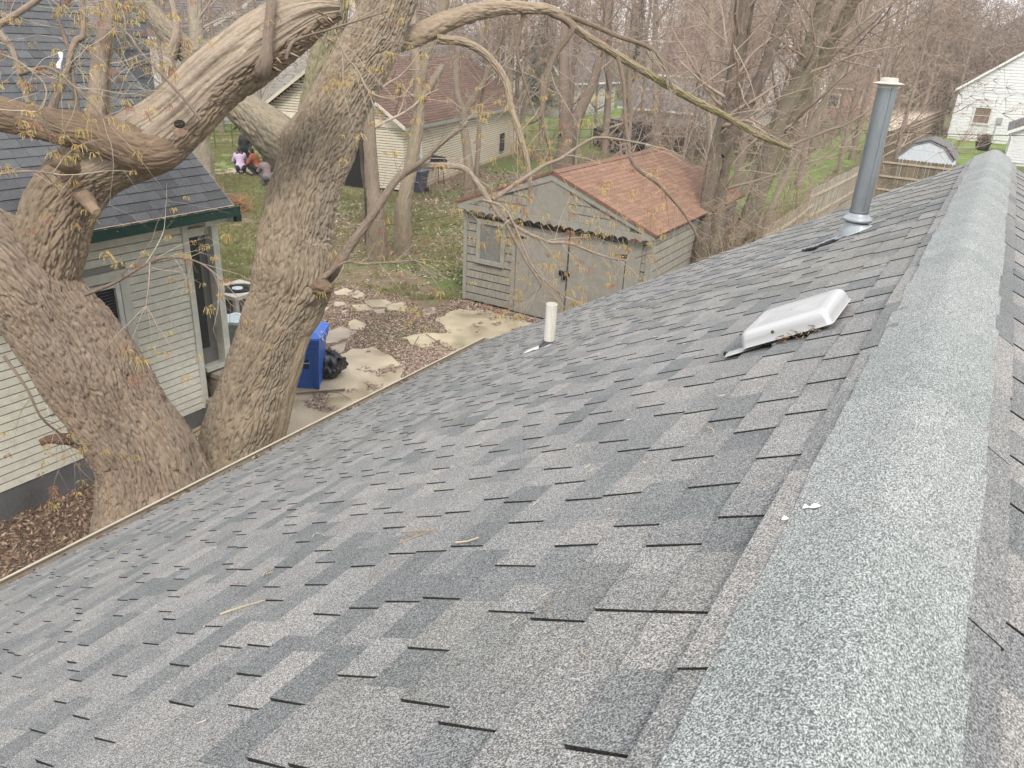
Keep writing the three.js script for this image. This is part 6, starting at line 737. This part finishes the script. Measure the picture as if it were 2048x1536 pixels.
  for (let i = 0; i < 26; i++) { const p = at(mix(-20, 330, q()), mix(-10, 240, q()), 7.3 + q() * 0.6); tw.color([0.36, 0.3, 0.24]); grow(tw, q, p, V(q() - 0.5, q() - 0.4, q() - 0.5), 0.3 + q() * 0.5, 0.0045, 2, { wob: 0.45, kids: 2.4, seg: 0.1, rmin: 0.0018 }, ends); }
  part('twigs', tw.geo(), twigM, t).userData.kind = 'stuff';
  const bd = new MB(); for (const [p, d, l] of ends) { const w = toPx(p), red = q() < 0.2; if (q() < (w[0] > 850 ? 0.74 : 0.6) || w[0] > 1330) continue; const big = 0.6 + q() * 1.1, n = 7 + Math.floor(q() * 9); for (let i = 0; i < n; i++) { const c = red ? [[0.28, 0.11, 0.075], [0.36, 0.17, 0.1]] : [[0.52, 0.38, 0.11], [0.45, 0.3, 0.13], [0.5, 0.44, 0.15], [0.38, 0.22, 0.11]]; bd.color(c[Math.floor(q() * c.length)]); const a = q() * 6.28, g2 = 0.4 + q(), o = p.clone().add(V(Math.cos(a), q() * 1.6 - 0.5, Math.sin(a)).multiplyScalar(0.012)), m = o.clone().add(V(Math.cos(a) * 0.022 * g2, 0.012 - 0.03 * q(), Math.sin(a) * 0.022 * g2).multiplyScalar(big)), e = m.clone().add(V(Math.cos(a) * 0.02 * q(), -0.006 - q() * 0.046, Math.sin(a) * 0.02 * q()).multiplyScalar(big)); bd.tube([o, m, e], [0.0014, 0.0026, 0.0034], 3); } }
  part('bud_clusters', bd.geo(), VC({ roughness: 0.7 }), t, 'yellow and reddish opening buds').userData.kind = 'stuff'; fin(t);
  const sc = new MB(), s0 = at(121, 105, 7.35); sc.tube([s0, s0.clone().add(V(0.01, -0.06, 0.01)), at(119, 125, 7.35), at(116, 137, 7.35)], [0.024, 0.011, 0.016, 0.028], 7, true); solo('plastic_scrap', sc.geo(), M([0.75, 0.75, 0.78], { roughness: 0.5 }), 'scrap of white plastic caught in the twigs at upper left', 'scrap');
}
// ---- other trees. A bare tree: trunk through given points, limbs and twigs above
const farCols = [[0.28, 0.215, 0.175], [0.33, 0.26, 0.21], [0.22, 0.165, 0.135], [0.37, 0.295, 0.235]];
function crownOn(mb, q, S, from, n, len, o) { for (let i = 0; i < n; i++) { const f = from + (1 - from) * q(), j = Math.min(S.length - 2, Math.floor(f * (S.length - 1))), r = S[j][1], a = q() * 6.283; mb.color(farCols[Math.floor(q() * 4)]); grow(mb, q, S[j][0], V(Math.cos(a), 0.35 + q() * 0.7, Math.sin(a)), len * (0.5 + q() * 0.7), Math.min(0.05, r * 0.32), 3, o); } }
const OC = { wob: 0.36, kids: 4.6, up: 0.03, seg: 0.55, rmin: 0.008, fwd: 0.8 };
function tree(label, pts, o = {}) {                             // pts: [px, py, half width px] at one depth, from the foot up
  const t = thing('tree', label, 'tree', o.group), d = o.depth ?? toPx(gr(pts[0][0], pts[0][1]))[2], q = rng(o.seed), l = pts.map(([x, y, w]) => [at(x, y, d - (o.toward || 0)), 0.88 * w * d / FOCAL]);
  const f = l[0][0].clone(); f.y = 0; l.unshift([f.clone().add(V(0, -0.1, 0)), l[0][1] * 1.35]); const a = l[l.length - 1], b = l[l.length - 2], dir = a[0].clone().sub(b[0]).normalize().add(V(0, 0.4, 0)).normalize(); l.push([a[0].clone().addScaledVector(dir, 2.2), a[1] * 0.6], [a[0].clone().addScaledVector(dir, 4.4), 0.02]);
  part('trunk', bark(l, { n: o.n || 44, step: 0.07, seed: o.seed, amp: 0.022, col: o.col || [0.25, 0.205, 0.16], moss: () => o.moss || 0.12 }), barkM, t);
  for (const k of o.limbs || []) part('limb', bark(k.map(([x, y, w]) => [at(x, y, d - (o.toward || 0)), w * d / FOCAL]), { n: 28, step: 0.09, seed: o.seed + 5, amp: 0.014, col: o.col || [0.25, 0.205, 0.16] }), barkM, t);
  const mb = new MB(); crownOn(mb, q, spline(l, 0.3), o.from ?? 0.35, o.limbsN ?? 20, o.len ?? 2.6, { ...OC, rmin: o.rmin || 0.005, ...(d < 26 ? { seg: 0.32, wob: 0.5 } : {}) }); part('crown', mb.geo(), twigM, t); return fin(t);
}
tree('pale slim tree trunk standing left of the leaning cluster behind the shed', [[1423, 330, 11], [1421, 218, 10], [1420, 136, 9.5], [1423, 10, 9]], { seed: 201, depth: 38, col: [0.36, 0.31, 0.25] });
tree('dark forking tree trunk right beside the reddish brown shed roof', [[1400, 505, 19], [1410, 425, 16], [1433, 296, 15], [1453, 218, 14], [1468, 136, 14], [1492, 0, 13]], { seed: 202, depth: 18.4, limbs: [[[1438, 310, 12], [1462, 270, 12], [1499, 203, 12], [1534, 125, 12], [1577, 0, 11], [1600, -80, 9]]], col: [0.155, 0.126, 0.104], n: 64 });
tree('short thick trunk at the near corner of the shed side wall', [[1421, 505, 17], [1430, 460, 15], [1440, 400, 13], [1452, 330, 10]], { seed: 203, depth: 18.9, col: [0.180, 0.155, 0.122], limbsN: 16, len: 1.9 });
tree('broad grey brown trunk leaning right in the middle of the cluster', [[1463, 492, 20], [1492, 448, 20], [1515, 390, 19], [1538, 312, 18], [1562, 234, 18], [1601, 156, 18], [1640, 39, 18]], { seed: 204, depth: 19.9, col: [0.194, 0.169, 0.133], moss: 0.25, n: 64 });
tree('leaning mossy trunk at the right side of the cluster next to the picket fence', [[1495, 480, 16], [1519, 390, 16], [1554, 312, 16], [1589, 234, 15], [1624, 156, 15], [1698, 19, 14]], { seed: 205, depth: 20.6, col: [0.180, 0.155, 0.115], moss: 0.5, n: 64 });
tree('slim leaning tree furthest right in the cluster by the fence', [[1530, 455, 8], [1580, 330, 7.5], [1640, 220, 7], [1720, 60, 6]], { seed: 206, depth: 21.6, col: [0.29, 0.25, 0.2] });
tree('thick dark double trunk beyond the lawn left of the parked car', [[1130, 312, 22], [1140, 270, 18], [1160, 222, 13], [1184, 171, 10], [1198, 120, 9], [1215, 20, 8]], { seed: 207, limbs: [[[1132, 270, 14], [1130, 200, 12], [1128, 120, 10], [1132, 20, 8]]], col: [0.215, 0.165, 0.135], depth: 40 });
tree('crooked tree with a forked top in front of the garage wall', [[938, 345, 11], [934, 300, 9.5], [927, 239, 8.5], [937, 212, 8], [958, 180, 6.5], [976, 147, 5.5]], { seed: 208, limbs: [[[930, 225, 7], [915, 190, 6.5], [912, 140, 6.5], [918, 80, 6]]], depth: 31, limbsN: 22, len: 2.2 });
tree('thin straight sapling beside the crooked tree at the garage wall', [[953, 345, 5.5], [957, 290, 5], [959, 239, 4.5], [966, 180, 3]], { seed: 209, depth: 31.5, limbsN: 12, len: 1.6 });
tree('split barked tree forking in front of the brown garage roof', [[806, 420, 17], [820, 342, 15], [836, 240, 14], [840, 171, 12], [853, 120, 11], [870, 68, 10], [890, 0, 9]], { seed: 210, limbs: [[[839, 190, 11], [832, 120, 10], [827, 60, 9], [824, -30, 8]], [[842, 200, 9], [868, 160, 8], [885, 130, 6]]], depth: 22.5, col: [0.29, 0.245, 0.19], n: 60, moss: 0.25 });
tree('rough trunk rising behind the right trunk of the big maple', [[752, 432, 20], [746, 380, 16], [742, 320, 15], [737, 240, 14], [730, 170, 12]], { seed: 211, depth: 21.8, col: [0.24, 0.195, 0.155], n: 60, limbsN: 10 });
tree('thin dark tree between the maple trunk and the rough trunk', [[735, 400, 7], [727, 330, 6.5], [724, 250, 6], [728, 150, 5]], { seed: 212, depth: 23, col: [0.1, 0.08, 0.065], limbsN: 10, len: 1.8 });
tree('pale straight trunk far behind the dead wood limb at upper left', [[398, 240, 18], [396, 140, 16], [392, 60, 15], [385, -40, 14]], { seed: 213, depth: 27, col: [0.34, 0.3, 0.24] });
tree('grey tree with many upright branches behind the arching branch', [[1018, 250, 9], [1020, 160, 8], [1024, 80, 7], [1030, -10, 6]], { seed: 214, depth: 46, limbsN: 26 });
tree('bare tree with low limbs in front of the long white house', [[1262, 250, 8], [1258, 170, 7], [1262, 90, 6], [1270, 0, 5]], { seed: 215, depth: 55, limbsN: 26, len: 3.2 });
tree('pale trunk between the car and the leaning cluster', [[1315, 275, 8], [1312, 200, 7], [1310, 120, 6.5], [1312, 0, 6]], { seed: 216, depth: 44, col: [0.34, 0.29, 0.24], limbsN: 22 });
// woods: a few kinds of bare tree, repeated far behind the yards
{
  const protos = [];
  for (let k = 0; k < 5; k++) {
    const q = rng(300 + k), H = 9 + k * 0.9, pts = [[V(0, -0.1, 0), 0.17], [V(0.1, H * 0.3, 0.05), 0.12], [V(-0.1 + q() * 0.3, H * 0.6, q() * 0.3), 0.08], [V(q() * 0.6 - 0.3, H, q() * 0.5), 0.02]];
    const t = new THREE.Group(); t.name = 'bare_tree'; const mb = new MB(); mb.color([0.25, 0.2, 0.165]); const S = spline(pts, 0.5); mb.tube(S.map(e => e[0]), S.map(e => e[1]), 8); part('trunk', mb.geo(), twigM, t); const c = new MB(); crownOn(c, q, S, 0.12, 18, 3.3, { ...OC, kids: 4.3, rmin: 0.012, seg: 0.95 }); part('crown', c.geo(), twigM, t); protos.push(t);
  }
  const q = rng(400), spots = []; for (let i = 0; i < 38; i++) { const d = 50 + 55 * q() * (i % 3 ? 1 : 0.5), x = (i * 47.3 + 26 * q()) % 2080 - 10; spots.push([x, d]); } for (let i = 0; i < 12; i++) spots.push([1480 + 560 * q(), 34 + 16 * q()]); for (let i = 0; i < 9; i++) spots.push([700 + 560 * q(), 46 + 14 * q()]); for (let i = 0; i < 6; i++) spots.push([250 + 400 * q(), 44 + 10 * q()]);
  for (let i = 0; i < 8; i++) spots.push([1075 + 680 * q(), 29 + 17 * q(), 0.55 + 0.2 * q()]); spots.forEach(([px, d, k = 1], i) => { if (px > 1800 && d < 96) { px = 1250 + 500 * q(); } const p = at(px, 300, d); p.y = 0; if (p.x > -4.2 && p.z > -95 && p.z < -58 && p.x < 9) p.x = -6.5 - q() * 3; if (p.x > -29 && p.x < -15 && p.z < -70 && p.z > -86) p.z = -62 + 2 * q(); if (p.x > -7.2 && p.x < -2.8 && p.z > -38) p.x = -8.5 - q() * 5; const o = protos[i % 5].clone(); o.name = numbered('bare_tree'); o.position.copy(p); o.rotation.y = q() * 6.28; const s = k * (0.8 + q() * 0.5); o.scale.set(s * (k < 1 ? 0.8 : 1), s * (0.9 + q() * 0.3), s * (k < 1 ? 0.8 : 1)); scene.add(o); tag(o, 'bare leafless tree among the brown woods behind the yards', 'tree', 'bare trees of the woods behind the yards'); });
}
// the solid brown mass of the farther woods
{
  const q = rng(650), mb = new MB(); mb.color([0.3, 0.235, 0.195]); const S = spline([[V(0, 0, 0), 0.2], [V(0.2, 5, 0), 0.13], [V(-0.1, 12, 0.2), 0.02]], 0.6); mb.tube(S.map(e => e[0]), S.map(e => e[1]), 5); crownOn(mb, q, S, 0.08, 22, 3.6, { ...OC, kids: 4.2, rmin: 0.016, seg: 1 });
  const L = []; for (let i = 0; i < 240; i++) { const d = 104 + 90 * q(), px = -60 + 2230 * q(), p = at(px, 300, d); p.y = 0; L.push(p); } for (let i = 0; i < 46; i++) { const p = at(1640 + 520 * q(), 300, 97 + 30 * q()); p.y = 0; if (p.z < -93.5) L.push(p); }
  const im = new THREE.InstancedMesh(mb.geo(), twigM, L.length), d = new THREE.Object3D(); im.name = 'far_woods'; L.forEach((p, i) => { d.position.copy(p); d.rotation.set(0, q() * 6.28, 0); const s = 0.8 + 0.5 * q(); d.scale.set(s * 1.15, s, s * 1.15); d.updateMatrix(); im.setMatrixAt(i, d.matrix); }); scene.add(im); tag(im, 'hazy brown mass of bare woods on the horizon', 'woods', null, 'stuff');
}
// twiggy undergrowth
function bush(label, px, py, w, h, n, seed, o = {}) {
  const mb = new MB(), q = rng(seed), c = o.at ? V(o.at[0], 0, o.at[1]) : gr(px, py), r = w / 2; for (let i = 0; i < n; i++) { const a = q() * 6.283, k = Math.sqrt(q()) * r, p = c.clone().add(V(Math.cos(a) * k, 0, Math.sin(a) * k * 0.6)); mb.color([[0.34, 0.25, 0.19], [0.27, 0.19, 0.15], [0.42, 0.33, 0.25], [0.3, 0.24, 0.15]][Math.floor(q() * 4)]); grow(mb, q, p, V(Math.cos(a) * 0.5 + (o.lean || 0), 1, Math.sin(a) * 0.5), h * (0.5 + q() * 0.6), o.r || 0.016, 3, { wob: 0.5, kids: 3.2, up: 0.02, seg: 0.3, rmin: 0.0045, fwd: 0.6 }); }
  return solo('bush', mb.geo(), twigM, label, 'bush');
}
bush('tangled leafless bush between the shed and the dark forking trunk', 1425, 500, 1.3, 2.9, 30, 501, { at: [-5.1, -18.4], r: 0.012 }); bush('tangle of thin brown shoots between the leaning trunks beside the shed wall', 1470, 480, 1.2, 2.8, 22, 513, { at: [-4.95, -19.6], r: 0.011 }); bush('dense brown twiggy bush left of the leaning picket fence', 1540, 470, 1.4, 2.4, 13, 502, { lean: 0.3, at: [-5.0, -21.2], r: 0.012 }); bush('tangle of brown twigs leaning over the picket fence rails', 1640, 430, 2.2, 2.6, 12, 503, { lean: 0.4, at: [-5.9, -26], r: 0.014 }); bush('brown bush behind the flue pipe above the fence', 1735, 360, 3.0, 3.4, 20, 504, { lean: 0.2, at: [-6.2, -33], r: 0.016 });
bush('low leafless bush in front of the board fence beside the car', 1330, 300, 4.2, 2.4, 26, 505, { r: 0.02 }); bush('scrubby bush beside the far end of the garage wall', 1060, 320, 2.6, 2.6, 22, 506, { r: 0.018 }); bush('reddish twigs growing along the shed ridge side', 1190, 330, 3, 2.0, 22, 507, { r: 0.016 }); bush('thin upright shoots before the double trunk', 1110, 330, 2.4, 2.6, 18, 508, { r: 0.016 });
bush('low brambles along the bare ground behind the grey shed', 900, 392, 3.4, 1.0, 26, 509, { r: 0.01 }); bush('sparse brown bush in the middle of the far right lawn', 1690, 300, 5, 4.2, 26, 510, { r: 0.025 }); bush('bare shrub at the left corner of the white house', 1885, 300, 4, 3.4, 22, 511, { r: 0.025 }); bush('tall brown brush in front of the long white house', 1500, 260, 6, 3.6, 26, 512, { r: 0.03 });
// two evergreens deep in the woods
for (const [px, d, label] of [[1085, 68, 'dark evergreen tree far back left of the double trunk'], [1262, 82, 'dark evergreen tree far back above the parked car']]) {
  const t = thing('evergreen_tree', label, 'tree'), p = at(px, 200, d), q = rng(px); p.y = 0; const m = new MB(); m.color([0.16, 0.12, 0.09]); m.tube([p.clone(), p.clone().add(V(0, 11, 0))], [0.25, 0.04], 8); part('trunk', m.geo(), twigM, t); const c = new MB(); for (let i = 0; i < 5200; i++) { const h = 1.5 + 9.8 * Math.pow(q(), 1.2), r = (11.6 - h) * 0.26 * Math.sqrt(q()) * (0.8 + 0.4 * noise(h, 3)), a = q() * 6.283, o = p.clone().add(V(Math.cos(a) * r, h - r * 0.35, Math.sin(a) * r)), dd = V(Math.cos(a) + q() - 0.5, -0.4 + q() * 0.3, Math.sin(a) + q() - 0.5).normalize().multiplyScalar(0.45), s = dd.clone().cross(V(0, 1, 0)).normalize().multiplyScalar(0.07); const v = 0.7 + q() * 0.6; c.color([0.055 * v, 0.085 * v, 0.04 * v]); c.tri(o.clone().sub(s), o.clone().add(s), o.clone().add(dd)); } part('crown', c.geo(), VC(), t); fin(t);
}

renderer.render(scene, camera);
